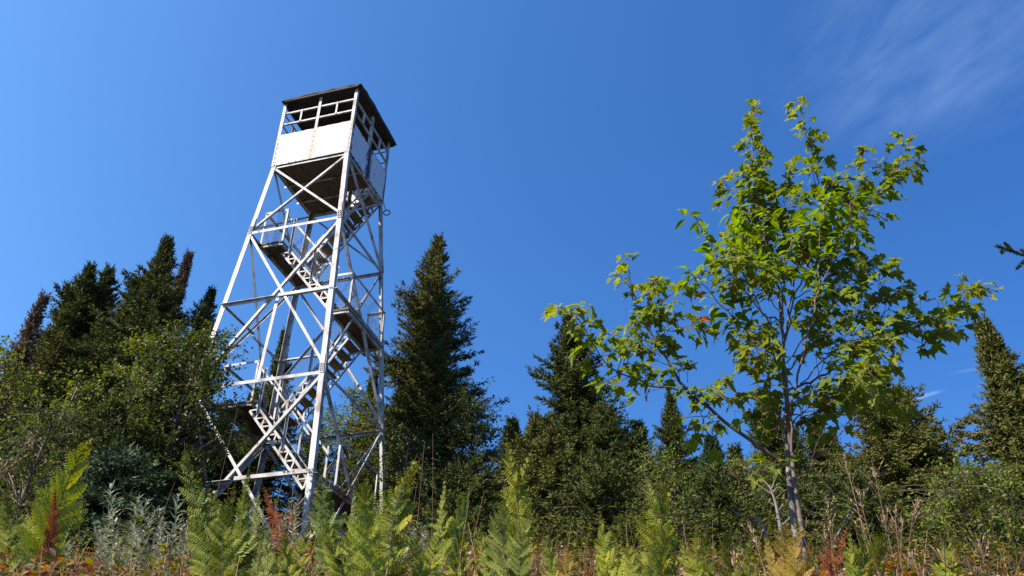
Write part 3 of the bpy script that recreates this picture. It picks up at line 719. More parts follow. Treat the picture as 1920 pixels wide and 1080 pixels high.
SP('spruce_tree', 1120, 870, 14.5, 1.5, 'shaded spruce with its boughs touching the ferns in the middle', seed=45, dens=0.75, shape=0.6)
SP('spruce_tree', 880, 880, 16.0, 1.5, 'low shaded spruce behind the ferns right of the tower', seed=46, dens=0.75, shape=0.6)
SP('spruce_tree', 1590, 900, 13.5, 1.4, 'low shaded spruce behind the seed stalks on the right', seed=47, dens=0.75, shape=0.6)
SP('spruce_tree', 1330, 900, 14.5, 1.5, 'low shaded spruce behind the tall green fern clump', seed=48, dens=0.75, shape=0.6)
SP('spruce_tree', 1160, 838, 25.0, 1.9, 'distant dark spruce low in the gap right of the layered spruce', seed=50, dens=0.75)
SP('spruce_tree', 1300, 868, 23.0, 1.7, 'distant dark spruce low behind the two small bluish firs', seed=51, dens=0.75)
SP('spruce_tree', 1475, 790, 22.0, 1.9, 'distant spruce showing between the maple trunk and its right branches', 'needle_olive', seed=52, dens=0.75)
SP('spruce_tree', 1560, 815, 24.0, 2.0, 'distant spruce seen under the right side of the maple crown', seed=53, dens=0.75)
SP('spruce_tree', 1772, 850, 17.5, 1.5, 'small dark spruce between the old broad spruce and the light green bush', seed=54, dens=0.75)
SP('spruce_tree', 1690, 815, 18.0, 1.5, 'olive spruce with spreading boughs at the right shoulder of the old broad spruce', 'needle_olive', seed=55)
SP('spruce_tree', 1020, 835, 25.0, 1.9, 'distant dark spruce left of the layered spruce', seed=56, dens=0.75)
SP('spruce_tree', 760, 690, 26.0, 2.0, 'distant dark spruce between the tower and the big ragged spruce', seed=57, dens=0.75)
broadleaf('birch_tree', 1795, 872, 12.2, 0.85, 'light green leafy bush beside the tall narrow spruce on the right', 'pale_broad', 10, nclump=120, per=45, base_frac=0.04)
broadleaf('alder_tree', 760, 800, 19.0, 1.2, 'dark leafy bush behind the right rear tower leg', 'broad', 11, nclump=120, per=55, base_frac=0.04, leaf=0.075)

# ------------------------------------------------------------------ young maple and cherry in front
def lobed_outline():
    half = [(0.0, 0.0), (0.10, -0.05), (0.24, 0.03), (0.30, 0.06), (0.27, 0.15), (0.40, 0.22), (0.36, 0.28), (0.52, 0.44), (0.38, 0.44), (0.36, 0.50), (0.22, 0.46), (0.14, 0.44), (0.20, 0.62), (0.13, 0.66), (0.10, 0.80), (0.0, 1.0)]
    return half
MAPLE_HALF = np.array(lobed_outline())
def maple_leaves(mb, C, D, N, L, tint, rng, mat=1):
    S = nrm(np.cross(D, N)); N = np.cross(S, D); n = len(C)
    H = MAPLE_HALF; m = len(H); cup = rng.uniform(0.05, 0.5, n)[:, None, None]; dr = rng.uniform(0.05, 0.4, n)[:, None, None]
    midv = np.array([[0, 0.30], [0, 0.62]])
    for sg in (1, -1):
        x = H[:, 0] * sg; y = H[:, 1]
        V = C[:, None] + (S[:, None] * x[None, :, None] + D[:, None] * y[None, :, None] + N[:, None] * (cup * np.abs(x)[None, :, None] * 0.7 - dr * (y ** 2)[None, :, None] + 0.05 * np.sin(x * 14 + y * 9)[None, :, None])) * L[:, None, None]
        mid = C[:, None] + (D[:, None] * midv[None, :, 1:2] - N[:, None] * (dr * (midv[:, 1] ** 2)[None, :, None])) * L[:, None, None]
        A = np.concatenate([V, mid], 1); k = m + 2
        tri = [(m, i, i + 1) for i in range(1, 10)] + [(m, 0, 1)] + [(m, 10, m + 1), (m + 1, 10, 11), (m + 1, 11, 12), (m + 1, 12, 13), (m + 1, 13, 14), (m + 1, 14, 15)]
        tri = np.array(tri); tri = tri if sg > 0 else tri[:, ::-1]
        F = (np.arange(n)[:, None, None] * k + tri[None]).reshape(-1, 3)
        mb.add(A.reshape(-1, 3), F, mat, np.repeat(tint, len(tri)))
def lance_leaves(mb, C, D, N, L, W, tint, rng, mat=1, segs=5, droop=(0.2, 0.7)):
    S = nrm(np.cross(D, N)); N = np.cross(S, D); n = len(C)
    t = np.linspace(0, 1, segs + 1); wv = np.sin(np.pi * t ** 0.8) ** 0.9 * (1 - 0.25 * t); wv[0] = 0.04; wv[-1] = 0.01
    dr = rng.uniform(*droop, n)[:, None, None]; fold = rng.uniform(0.2, 0.6, n)[:, None, None]
    base = C[:, None] + (D[:, None] * t[None, :, None] * (1 - 0.3 * dr * t[None, :, None]) - N[:, None] * dr * (t ** 2)[None, :, None]) * L[:, None, None]
    wl_ = W[:, None, None] * wv[None, :, None]
    l = base + S[:, None] * wl_ + N[:, None] * wl_ * fold; r = base - S[:, None] * wl_ + N[:, None] * wl_ * fold
    A = np.concatenate([l, base, r], 1); k = 3 * (segs + 1); q = []
    for i in range(segs): q += [(i, i + 1, segs + 2 + i, segs + 1 + i), (segs + 1 + i, segs + 2 + i, 2 * segs + 3 + i, 2 * segs + 2 + i)]
    q = np.array(q); F = (np.arange(n)[:, None, None] * k + q[None]).reshape(-1, 4)
    mb.add(A.reshape(-1, 3), F, mat, np.repeat(tint, len(q)))

YM = 4.7
def branch_path(pts, d0, d1, m=5):
    """pixels of the photo at a distance that runs from d0 to d1"""
    n = len(pts)
    return catmull([at(x, y, YM + d0 + (d1 - d0) * i / (n - 1)) for i, (x, y) in enumerate(pts)], m)

def sapling(root, branches, trunk_pts, rng, kind, bark):
    o0 = Vector(root.location)
    t = MB()
    for pts, r0, r1 in trunk_pts: t.tube([p - o0 for p in pts], np.linspace(r0, r1, len(pts)), 9)
    t.build('trunk', M[bark], root, True)
    wood = MB(); lf = MB()
    C = []; D = []; N = []; L = []; T = []
    for pts, r0, r1, leafy, start in branches:
        P = np.array([tuple(p - o0) for p in pts]); seg = np.linalg.norm(np.diff(P, axis=0), axis=1); cum = np.concatenate([[0], np.cumsum(seg)]); tot = cum[-1]
        P[1:-1] += rng.normal(0, 0.006, (len(P) - 2, 3))
        wood.tube(P, np.linspace(r0 * 0.72, r1 * 0.8, len(P)), 6, 0)
        if leafy <= 0: continue
        def pos(s):
            i = min(len(P) - 2, int(np.searchsorted(cum, s) - 1)); i = max(0, i); f = (s - cum[i]) / max(seg[i], 1e-6)
            return P[i] * (1 - f) + P[i + 1] * f, nrm(P[i + 1] - P[i])
        s = start * tot; k = 0; leafy *= 1.42 if kind == 'maple' else 1.7
        gap = (0.075 if kind == 'maple' else 0.055) / leafy
        while s <= tot + 1e-3:
            o, d = pos(min(s, tot)); frac = s / tot
            side0 = nrm(np.cross(d, [0, 0, 1.0])); side1 = np.cross(side0, d)
            ang = k * (1.5708 if kind == 'maple' else 2.4) + rng.normal(0, 0.3)
            # side shoots
            shoot = rng.random() < (0.75 if frac < 0.85 else 0.2)
            for sg in ((1, -1) if kind == 'maple' else (1,)):
                rad = (side0 * math.cos(ang) + side1 * math.sin(ang)) * sg
                base, dirv = o, nrm(rad * 0.9 + d * 0.6 + np.array([0, 0, 0.15]))
                ln = 0.0
                if shoot and rng.random() < 0.8:
                    ln = rng.uniform(0.05, 0.20) * (1.15 - 0.6 * frac)
                    e = o + dirv * ln; wood.tube([o, (o + e) / 2 + rng.normal(0, 0.006, 3), e], [0.0028, 0.0022, 0.0016], 4, 0, cap=False); base = e
                if kind == 'maple':
                    for q in range(rng.integers(3, 6) if ln > 0 else 2):
                        pet = rng.uniform(0.025, 0.065); pd = nrm(dirv + rng.normal(0, 0.6, 3) + np.array([0, 0, 0.15])); pe = base + pd * pet
                        wood.tube([base, base + pd * pet * 0.5 + [0, 0, 0.004], pe], [0.0013, 0.0011, 0.001], 3, 1, cap=False)
                        C.append(pe); D.append(nrm(pd * [1, 1, 0.4] + np.array([0, 0, -0.55]) + rng.normal(0, 0.28, 3)))
                        N.append(nrm(np.array([-0.15, -0.2, 1.0]) + rng.normal(0, 0.38, 3))); L.append(rng.choice([rng.uniform(0.045, 0.075), rng.uniform(0.07, 0.11)]))
                        T.append(np.clip(rng.normal(0.34 + 0.30 * frac ** 2, 0.14), 0, 0.86) if rng.random() > 0.008 else rng.uniform(0.88, 1))
                else:
                    for q in range(rng.integers(3, 6) if ln > 0 else 1):
                        b2 = o + (base - o) * ((q + 1) / 4 if ln > 0 else 1)
                        pd = nrm(dirv + rng.normal(0, 0.55, 3)); pe = b2 + pd * 0.018
                        wood.tube([b2, pe], [0.001, 0.0009], 3, 1, cap=False)
                        C.append(pe); D.append(nrm(pd * [1, 1, 0.5] + np.array([0, 0, -0.1]))); N.append(nrm(np.array([-0.1, -0.1, 1.0]) + rng.normal(0, 0.3, 3)))
                        L.append(rng.uniform(0.075, 0.13)); T.append(np.clip(rng.normal(0.45, 0.2), 0, 0.9) if rng.random() > 0.012 else rng.uniform(0.95, 1))
            s += gap * rng.uniform(0.6, 1.4); k += 1
    C, D, N, L, T = map(np.array, (C, D, N, L, T))
    if kind == 'maple':
        maple_leaves(lf, C, D, N, L, T, rng, 0)
    else:
        lance_leaves(lf, C, D, N, L, L * rng.uniform(0.17, 0.24, len(L)), T, rng, 0)
    wood.build('branches', [M['twig'], M['stalk']], root, True)
    lf.build('leaves', M[kind], root)

mp_base = at(1497, 1050, YM + 0.06); mp_base.z = gz(mp_base.x, mp_base.y)
maple = empty('maple_sapling', mp_base, 0, 'young maple with lobed leaves, grey trunk and one long branch reaching left', 'maple tree')
rg = np.random.default_rng(11)
B = branch_path
maple_branches = [
    (B([(1464, 866), (1409, 827), (1333, 767), (1284, 729), (1244, 667), (1218, 618), (1192, 572), (1179, 509), (1174, 476)], .05, -.25), .017, .003, 0.9, .30),
    (B([(1284, 729), (1215, 720), (1150, 690), (1110, 640), (1080, 592), (1062, 582)], -.1, -.5), .008, .002, 1.0, .15),
    (B([(1205, 596), (1235, 570), (1232, 540), (1226, 525)], -.2, -.1), .004, .002, 1.0, .1),
    (B([(1228, 640), (1265, 618), (1310, 606)], -.15, -.3), .004, .002, 1.2, .1),
    (B([(1300, 742), (1340, 738), (1376, 748)], -.05, -.3), .004, .002, 1.0, .2),
    (B([(1333, 767), (1318, 790), (1306, 800)], -.05, -.2), .003, .002, 1.0, .3),
    (B([(1244, 667), (1190, 650), (1160, 630)], -.15, .2), .004, .002, 1.0, .2),
    (B([(1475, 813), (1469, 671), (1462, 580), (1445, 490), (1424, 400), (1412, 320), (1413, 250), (1415, 200)], .05, .15), .017, .002, 1.0, .52),
    (B([(1469, 650), (1480, 580), (1497, 496), (1537, 456), (1591, 424), (1627, 388), (1667, 339), (1694, 299), (1704, 268)], .1, .5), .010, .002, 0.95, .3),
    (B([(1667, 345), (1655, 320), (1635, 300)], .4, .3), .003, .0015, 1.1, .2),
    (B([(1472, 640), (1490, 560), (1515, 490), (1536, 415), (1535, 350), (1523, 303), (1515, 259), (1506, 225), (1492, 192)], .0, -.2), .009, .002, 0.9, .4),
    (B([(1476, 733), (1520, 715), (1556, 694), (1627, 655), (1689, 627), (1730, 608), (1788, 577), (1815, 552), (1846, 538)], .0, .4), .011, .002, 1.0, .25),
    (B([(1689, 627), (1735, 605), (1775, 600)], .2, .0), .004, .002, 1.2, .2),
    (B([(1600, 668), (1640, 610), (1680, 560), (1705, 532)], .1, -.2), .005, .002, 1.0, .2),
    (B([(1472, 700), (1520, 650), (1580, 600), (1650, 560), (1645, 500), (1630, 485)], .05, -.3), .007, .002, 1.1, .2),
    (B([(1475, 680), (1530, 600), (1570, 540), (1600, 500)], .0, .5), .006, .002, 1.1, .25),
    (B([(1480, 760), (1540, 730), (1590, 735), (1650, 760), (1690, 770)], .0, .3), .006, .002, 1.1, .25),
    (B([(1478, 780), (1540, 770), (1600, 700), (1640, 690)], .0, -.35), .006, .002, 1.0, .3),
    (B([(1474, 800), (1450, 760), (1440, 700), (1425, 660)], .0, -.3), .006, .002, 1.1, .2),
    (B([(1478, 830), (1500, 790), (1540, 780), (1580, 800)], .0, .2), .005, .002, 0.9, .3),
    (B([(1474, 810), (1462, 790), (1446, 760)], .0, .2), .004, .002, 1.2, .2),
    (B([(1460, 560), (1420, 500), (1400, 450), (1385, 420)], .1, .5), .006, .002, 1.0, .2),
    (B([(1440, 460), (1400, 400), (1370, 350), (1345, 340)], .1, .2), .005, .002, 1.1, .3),
    (B([(1424, 400), (1450, 360), (1478, 345)], .1, .3), .004, .002, 1.1, .2),
    (B([(1512, 500), (1490, 440), (1478, 400), (1470, 370)], .0, .2), .005, .002, 1.0, .2),
    (B([(1530, 440), (1570, 400), (1600, 350), (1625, 330)], .0, -.2), .005, .002, 1.0, .25),
    (B([(1490, 560), (1540, 530), (1580, 480), (1610, 470)], .0, -.3), .005, .002, 1.1, .2),
    (B([(1465, 600), (1430, 610), (1410, 640), (1400, 690)], .1, -.2), .005, .002, 1.0, .3),
    (B([(1500, 720), (1560, 660), (1600, 640), (1650, 640), (1680, 660)], .0, -.4), .006, .002, 1.1, .25),
    (B([(1480, 800), (1520, 760), (1570, 720), (1620, 715)], .0, -.4), .006, .002, 1.3, .2),
    (B([(1478, 740), (1450, 690), (1420, 650), (1400, 620)], .0, .3), .005, .002, 1.3, .2),
    (B([(1468, 600), (1430, 540), (1390, 500), (1370, 470)], .0, -.6), .005, .002, 1.3, .2),
    (B([(1470, 560), (1450, 480), (1420, 430), (1390, 440)], .0, .6), .005, .002, 1.3, .2),
    (B([(1495, 900), (1470, 890), (1448, 872)], .0, -.3), .003, .0015, 0.5, .7),
]
sapling(maple, maple_branches, [(B([(1500, 1060), (1494, 1015), (1484, 938), (1478, 867), (1475, 813)], .06, .06), .024, .014)], rg, 'maple', 'grey_bark')

ch_base = at(1509, 1050, YM); ch_base.z = gz(ch_base.x, ch_base.y)
cherry = empty('cherry_sapling', ch_base, 0, 'slim young cherry with drooping narrow leaves and reddish stem growing up through the maple', 'cherry tree')
cherry_branches = [
    (B([(1484, 849), (1480, 778), (1476, 733), (1469, 671), (1469, 627), (1468, 560), (1475, 480), (1490, 420), (1500, 370)], -.03, -.1), .014, .002, 0.8, .55),
    (B([(1484, 849), (1484, 764), (1507, 660), (1530, 560), (1537, 450), (1550, 390), (1565, 335)], -.06, -.3), .012, .002, 0.9, .5),
    (B([(1472, 660), (1425, 581), (1385, 530), (1349, 491), (1325, 445), (1300, 405), (1283, 410)], -.05, -.4), .007, .002, 1.0, .35),
    (B([(1462, 680), (1398, 617), (1354, 576), (1325, 540), (1309, 520), (1290, 528)], -.05, -.4), .006, .002, 1.0, .25),
    (B([(1430, 590), (1400, 520), (1380, 460), (1376, 400)], -.1, -.2), .005, .002, 1.1, .3),
    (B([(1530, 560), (1570, 470), (1590, 400), (1600, 350)], -.2, -.3), .005, .002, 1.0, .3),
    (B([(1468, 560), (1440, 500), (1425, 440), (1440, 400)], -.1, -.3), .005, .002, 1.2, .2),
    (B([(1475, 480), (1510, 440), (1530, 400), (1560, 385)], -.1, -.4), .004, .002, 1.2, .2),
    (B([(1493, 900), (1530, 862), (1573, 813), (1640, 738), (1680, 698), (1700, 640)], -.03, .2), .005, .001, 0.0, 1),
    (B([(1489, 770), (1507, 733), (1547, 680), (1600, 600), (1627, 541)], -.03, -.2), .005, .001, 0.0, 1),
    (B([(1573, 813), (1620, 780), (1660, 760)], .08, .1), .003, .001, 0.0, 1),
    (B([(1515, 925), (1480, 860), (1462, 800), (1455, 830)], -.05, -.2), .003, .001, 0.0, 1),
    (B([(1512, 990), (1530, 900), (1528, 850), (1550, 790)], -.03, -.2), .003, .001, 0.0, 1),
]
sapling(cherry, cherry_branches, [(B([(1512, 1060), (1507, 1013), (1497, 950), (1491, 911), (1484, 849)], 0, -.03), .017, .011)], rg, 'cherry', 'red_bark')

# ------------------------------------------------------------------ ferns
def frond_mesh(rng, L, W, npair=20, arch=0.35, lobed=False, twist=0.0, curl=0.2):
    """a frond lying along +Z, blade in the XZ plane, arching to -Y; pinnae set with pinnules"""
    mb = MB(); n = 24; s = np.linspace(0, 1, n)
    bend = arch * s ** 1.6
    P = np.stack([rng.uniform(-.16, .16) * L * s ** 2 + 0.04 * L * np.sin(s * 5 + rng.uniform(0, 3)) * s, -np.cumsum(np.sin(bend)) * L / n, np.cumsum(np.cos(bend)) * L / n], -1); P -= P[0]
    mb.tube(P, np.linspace(0.0035, 0.001, n), 5, 1)
    C = []; D = []; N = []; LL = []; WW = []; T = []
    T0 = nrm(np.gradient(P, axis=0)); mw = np.array([1.0, 0, 0])
    for i in range(npair):
        q = 0.10 + 0.88 * (i / npair) ** 0.92; k = min(n - 2, int(q * (n - 1))); o = P[k] + (P[k + 1] - P[k]) * (q * (n - 1) - k); t = T0[k]
        nb = nrm(np.cross(mw, t)); wv = max(0.05, (math.sin(math.pi * min(1, 0.28 + q * 0.74)) ** 1.1))
        for sg in (1, -1):
            if rng.random() < 0.07: continue
            pl = W * wv * rng.uniform(0.6, 1.15)
            a = rng.uniform(0.85, 1.1) - 0.35 * q
            d = nrm(mw * sg * math.sin(a) + t * math.cos(a) + nb * (twist * sg + rng.normal(-curl * 0.5, 0.30)))
            m = max(5, int(pl / 0.0115)); r = np.linspace(0.03, 1, m)
            line = o + d * (pl * r)[:, None] - nb * (curl * pl * r ** 2)[:, None] + t * (0.12 * pl * r ** 2)[:, None]
            mb.tube(line[::max(1, m // 5)], 0.0009, 3, 1, cap=False)
            lw = 0.30 * pl * (1 - r) ** 0.7 + 0.010
            lw = np.minimum(lw, 0.040)
            pn = nrm(np.cross(d, t)); td = nrm(t - d * (t @ d))
            tt_ = rng.normal(0.5, 0.16)
            for s2 in (1, -1):
                dd = nrm(td * s2 + d * 0.45 + rng.normal(0, 0.09, (m, 3)))
                C.append(line); D.append(dd); N.append(np.broadcast_to(nrm(nb + rng.normal(0, .15, 3)), (m, 3))); LL.append(lw * rng.uniform(.85, 1.1, m)); WW.append(np.full(m, 0.0066) * (1 - .4 * r)); T.append(np.clip(tt_ + rng.normal(0, 0.1, m) + 0.25 * r ** 3, 0, 1))
    C, D, N = map(np.concatenate, (C, D, N)); LL, WW, T = map(np.concatenate, (LL, WW, T))
    S = nrm(np.cross(D, N)); N = np.cross(S, D); L_, W_ = LL[:, None], WW[:, None]
    V = np.stack([C - S * W_ * .8, C + S * W_ * .8, C + D * L_ * .6 + S * W_ - N * L_ * .06, C + D * L_ - N * L_ * .2, C + D * L_ * .6 - S * W_ - N * L_ * .06], 1)
    F = np.arange(len(V) * 5).reshape(-1, 5)
    mb.add(V.reshape(-1, 3), F, 0, T)
    return mb

FROND = {}; NV = 10
def frond_data(v, mat):
    key = (v, mat)
    if key not in FROND:
        r = np.random.default_rng(500 + v)
        FROND[key] = frond_mesh(r, 1.0, (0.20, 0.15, 0.24, 0.20, 0.13)[v % 5], 18 + v % 5, (0.7, 0.4, 0.9, 1.3, 0.55)[v % 5], twist=(0.35, -0.2, 0.1, 0.0, 0.5)[v % 5], curl=(.3, .15, .3, .2, .45)[v % 5]).mesh('frond', [M[mat], M['stalk']])
    return FROND[key]

def fern(tips, base, Y, mat, label, width=1.0, seed=0, group='ferns in the foreground'):
    rng = np.random.default_rng(700 + seed)
    tips = list(tips)
    for q in range(0 if 'red' in mat else 1):                                  # low splayed fronds round the foot
        tips.append((base[0] + rng.uniform(-95, 95), min(1062, max(t[1] for t in tips) + rng.uniform(45, 95)), rng.uniform(-.25, .25), [mat, mat, 'fern', 'fern_lime', 'fern_yellow'][rng.integers(0, 5)] if 'red' not in mat else mat, rng.uniform(-1, 1), .2))
    b = at(base[0], base[1], Y); b.z = gz(b.x, b.y) - 0.02
    root = empty('fern', b, 0, label, 'fern', group)
    for j, tip in enumerate(tips):
        px, py, dY = tip[:3]; mt = tip[3] if len(tip) > 3 else mat; yaw = tip[4] if len(tip) > 4 else rng.uniform(-0.7, 0.7)
        stalk_frac = tip[5] if len(tip) > 5 else 0.25
        e = at(px, py, Y + dY) - b; Lt = e.length
        # straight stalk then the blade towards the tip
        k = e * stalk_frac + Vector((0, 0, 0.05 * Lt)); st = MB(); st.tube([Vector((0, 0, 0)), k * 0.5 + Vector((0, 0, .01)), k], [0.005, 0.0045, 0.0038], 6)
        st.build('stalk', M['stalk'], root, True)
        v = (seed * 3 + j * 7) % NV
        f = bpy.data.objects.new('frond', frond_data(v, mt)); COL.objects.link(f); f.parent = root
        ax = (e - k); L = ax.length; zax = ax.normalized()
        chord = {0: .7, 1: .4, 2: .9, 3: 1.3, 4: .55}[v % 5] * 0.42
        xax = Vector((math.cos(yaw), math.sin(yaw), 0)); xax = (xax - zax * xax.dot(zax)).normalized(); yax = zax.cross(xax)
        m = Matrix((xax, yax, zax)).transposed() @ Matrix.Rotation(-chord, 3, 'X')
        f.matrix_local = Matrix.Translation(k) @ (m @ Matrix.Diagonal((L * width * 0.84, L, L * 1.1))).to_4x4()
    return root

fern([(212, 810, -.1, 'fern_lime', 0.9, .1), (160, 850, .05, 'fern_lime', 0.9, .15), (120, 900, .1, 'fern_lime', 0.6, .2), (135, 925, -.05, 'fern_red', .7, .3)], (70, 1060), 3.5, 'fern_lime', 'tall bright yellow green fern leaning right with one rusty frond at the far left', 1.25, 1)
fern([(368, 832, .0, 'fern_deep', .2, .2), (395, 880, .2, 'fern_deep', -.2, .2), (430, 905, -.1, 'fern_deep', .5, .2)], (445, 1065), 3.4, 'fern_deep', 'dark green fern rising in front of the left tower leg', 1.2, 2)
fern([(468, 868, .0, 'fern_deep', .3, .3), (492, 915, .1, 'fern_deep', -.4, .3), (440, 930, .1, 'fern_deep', .3, .25)], (462, 1070), 3.6, 'fern', 'green fern with a narrow upright tip just right of the dark green fern', 1.1, 3)
fern([(628, 880, .0, 'fern_blue', .3, .2), (660, 905, .2, 'fern_blue', -.3, .2), (604, 930, .1, 'fern_blue', .4, .2)], (645, 1070), 4.4, 'fern_blue', 'blue green fern at the foot of the nearest tower leg', 1.2, 4)
fern([(668, 945, .0, 'fern_lime', .5, .2), (632, 965, .0, 'fern', .2, .3)], (655, 1075), 3.8, 'fern', 'yellow green fern low in front of the blue green one', 1.1, 5)
fern([(777, 828, .0, 'fern', .4, .15), (742, 850, .1, 'fern', .0, .2), (722, 890, -.1, 'fern_lime', .5, .2), (770, 880, .1, 'fern_pale', .6, .4)], (708, 1070), 3.5, 'fern', 'tall fresh green fern in front of the right rear tower leg', 1.2, 6)
fern([(886, 878, .0, 'fern_blue', .8, .25), (870, 915, .1, 'fern', .3, .3), (808, 900, .2, 'fern_deep', -.3, .3)], (845, 1070), 4.2, 'fern', 'fern with blue green arching tip below the big ragged spruce', 1.1, 7)
fern([(1003, 824, .0, 'fern', .3, .2), (955, 848, .1, 'fern', -.2, .25), (948, 905, -.1, 'fern_pale', .4, .35), (990, 950, -.1, 'fern_pale', .4, .4), (1010, 895, .1, 'fern', .9, .35)], (962, 1085), 3.2, 'fern', 'tall two-tipped fern with pale undersides below the layered spruce', 1.1, 8)
fern([(1283, 898, .0, 'fern', .5, .2), (1252, 895, .1, 'fern_pale', .1, .4), (1218, 915, .1, 'fern', -.3, .25), (1270, 960, -.1, 'fern_lime', .6, .25)], (1232, 1085), 3.3, 'fern', 'large upright green fern left of the maple with a pale tip', 1.35, 9)
fern([(1110, 965, .0, 'fern', -.4, .2), (1145, 975, .1, 'fern', .0, .25), (1180, 1000, .1, 'fern_deep', .3, .3)], (1175, 1085), 3.4, 'fern', 'spreading green fern leaning left beside the large upright one', 1.2, 10)
fern([(890, 960, .1, 'fern_deep', -.4, .2), (925, 985, .0, 'fern_deep', .1, .3)], (940, 1085), 3.8, 'fern_deep', 'dark green fern leaning left beside the two-tipped fern', 1.1, 11)
fern([(1045, 994, .0, 'fern_lime', .3, .2), (1075, 1000, .1, 'fern_yellow', -.2, .2), (1015, 1012, .0, 'fern', -.5, .2)], (1050, 1120), 3.0, 'fern_lime', 'short yellow tinged fern at the bottom edge between two tall ferns', 1.3, 12)
fern([(1310, 980, .0, 'fern', .2, .2), (1342, 994, .1, 'fern_deep', .3, .2), (1285, 992, .1, 'fern', -.4, .2)], (1325, 1110), 3.1, 'fern', 'short green fern at the bottom edge right of the large upright fern', 1.3, 13)
fern([(1398, 994, .0, 'fern_deep', .6, .2), (1372, 1012, .1, 'fern', -.3, .2), (1425, 1017, .1, 'fern', .3, .2)], (1388, 1110), 3.2, 'fern_deep', 'short dark green fern just left of the maple base', 1.3, 14)
fern([(1470, 984, .0, 'fern_yellow', -.3, .2), (1510, 977, .1, 'fern_yellow', .3, .2), (1530, 1002, .0, 'fern_yellow', .6, .2), (1448, 1002, .1, 'fern_yellow', -.6, .2)], (1495, 1110), 3.3, 'fern_yellow', 'yellow orange fern at the foot of the maple', 1.4, 15)
fern([(1562, 985, .0, 'fern_red', .3, .2), (1590, 977, .1, 'fern_red', .7, .3)], (1575, 1100), 3.5, 'fern_red', 'withered rust red fern right of the maple trunk', 0.75, 16)
fern([(1600, 977, .0, 'fern_deep', .0, .2), (1650, 987, .1, 'fern', .5, .2), (1565, 1002, .0, 'fern_deep', -.5, .2), (1690, 1007, .1, 'fern', .8, .2)], (1625, 1110), 3.2, 'fern_deep', 'broad green fern right of the rust red one', 1.3, 17)
fern([(522, 905, .0, 'fern_red', .3, .3), (540, 935, .1, 'fern_red', -.3, .3)], (530, 1060), 5.5, 'fern_red', 'withered orange fern under the lowest stairs of the tower', 1.3, 18)
fern([(30, 905, .0, 'fern_deep', .3, .2), (5, 935, .1, 'fern', -.3, .2)], (20, 1080), 3.6, 'fern', 'small green fern cut by the left edge', 1.2, 19)
fern([(1770, 1002, .0, 'fern', -.3, .2), (1800, 1012, .1, 'fern', .4, .2)], (1785, 1110), 3.4, 'fern', 'low green fern near the lower right corner', 1.2, 20)
fern([(545, 975, .0, 'fern', .2, .2), (575, 972, .1, 'fern', .4, .2)], (560, 1090), 3.4, 'fern', 'small green fern left of the nearest tower leg', 1.1, 21)
fern([(800, 975, .0, 'fern_deep', .4, .2), (770, 990, .1, 'fern_deep', -.4, .2), (830, 972, .1, 'fern', .4, .2)], (795, 1090), 3.5, 'fern_deep', 'low dark green fern between the fresh green fern and the arching one', 1.2, 22)
fern([(495, 985, .0, 'fern_pale', .3, .2), (515, 982, .0, 'fern_pale', -.2, .2)], (500, 1110), 2.9, 'fern_pale', 'pale fern showing its whitish back at the bottom left of the nearest leg', 1.2, 23)
fern([(1200, 1007, .0, 'fern', -.2, .2), (1160, 1017, .1, 'fern_lime', -.4, .2), (1245, 1012, .0, 'fern_lime', .4, .2)], (1200, 1130), 2.9, 'fern', 'low yellow green fern at the bottom edge under the large upright fern', 1.3, 24)

# ------------------------------------------------------------------ silvery herbs, grass stalks, dead wood
def herb_mesh(rng, h, n=60, mat='silver'):
    mb = MB(); bend = rng.normal(0, 0.10, 2); t = np.linspace(0, 1, 8)[:, None]
    P = np.concatenate([bend[0] * t ** 2 * h, bend[1] * t ** 2 * h, t * h], 1); mb.tube(P, np.linspace(0.003, 0.0012, 8), 5, 1)
    q = np.linspace(0.15, 1.0, n); a = np.arange(n) * 2.4; C = np.stack([bend[0] * q ** 2 * h, bend[1] * q ** 2 * h, q * h], -1)
    D = nrm(np.stack([np.cos(a), np.sin(a), 0.55 + 0.8 * q ** 2 + rng.normal(0, .2, n)], -1)); N = nrm(np.stack([-np.cos(a) * .6, -np.sin(a) * .6, np.ones(n)], -1))
    L = (0.10 - 0.045 * q ** 2) * rng.uniform(0.75, 1.25, n); lance_leaves(mb, C, D, N, L, L * 0.10, np.clip(rng.normal(0.6, 0.25, n), 0, 1), rng, 0, 4, (0.0, 0.45))
    return mb
HERB = [herb_mesh(np.random.default_rng(90 + k), 0.55 + 0.05 * k).mesh('leafy_stem', [M['silver'], M['stalk']]) for k in range(4)]
def herb(px, py, Y, label, seed, stems=4):
    rng = np.random.default_rng(seed); p = at(px, py, Y); g = gz(p.x, p.y); h = p.z - g
    root = empty('silvery_herb', (p.x, p.y, g), rng.uniform(0, 6), label, 'wild herb', 'silvery herbs in the foreground')
    for k in range(stems):
        o = bpy.data.objects.new('leafy_stem', HERB[(seed + k) % 4]); COL.objects.link(o); o.parent = root
        s = h / (0.55 + 0.05 * ((seed + k) % 4)) * (1.0 if k == 0 else rng.uniform(0.62, 0.92))
        o.location = (0, 0, 0) if k == 0 else (rng.normal(0, 0.07), rng.normal(0, 0.07), 0); o.scale = (min(s, 1.15), min(s, 1.15), s); o.rotation_euler = (rng.normal(0, .12), rng.normal(0, .12), rng.uniform(0, 6))
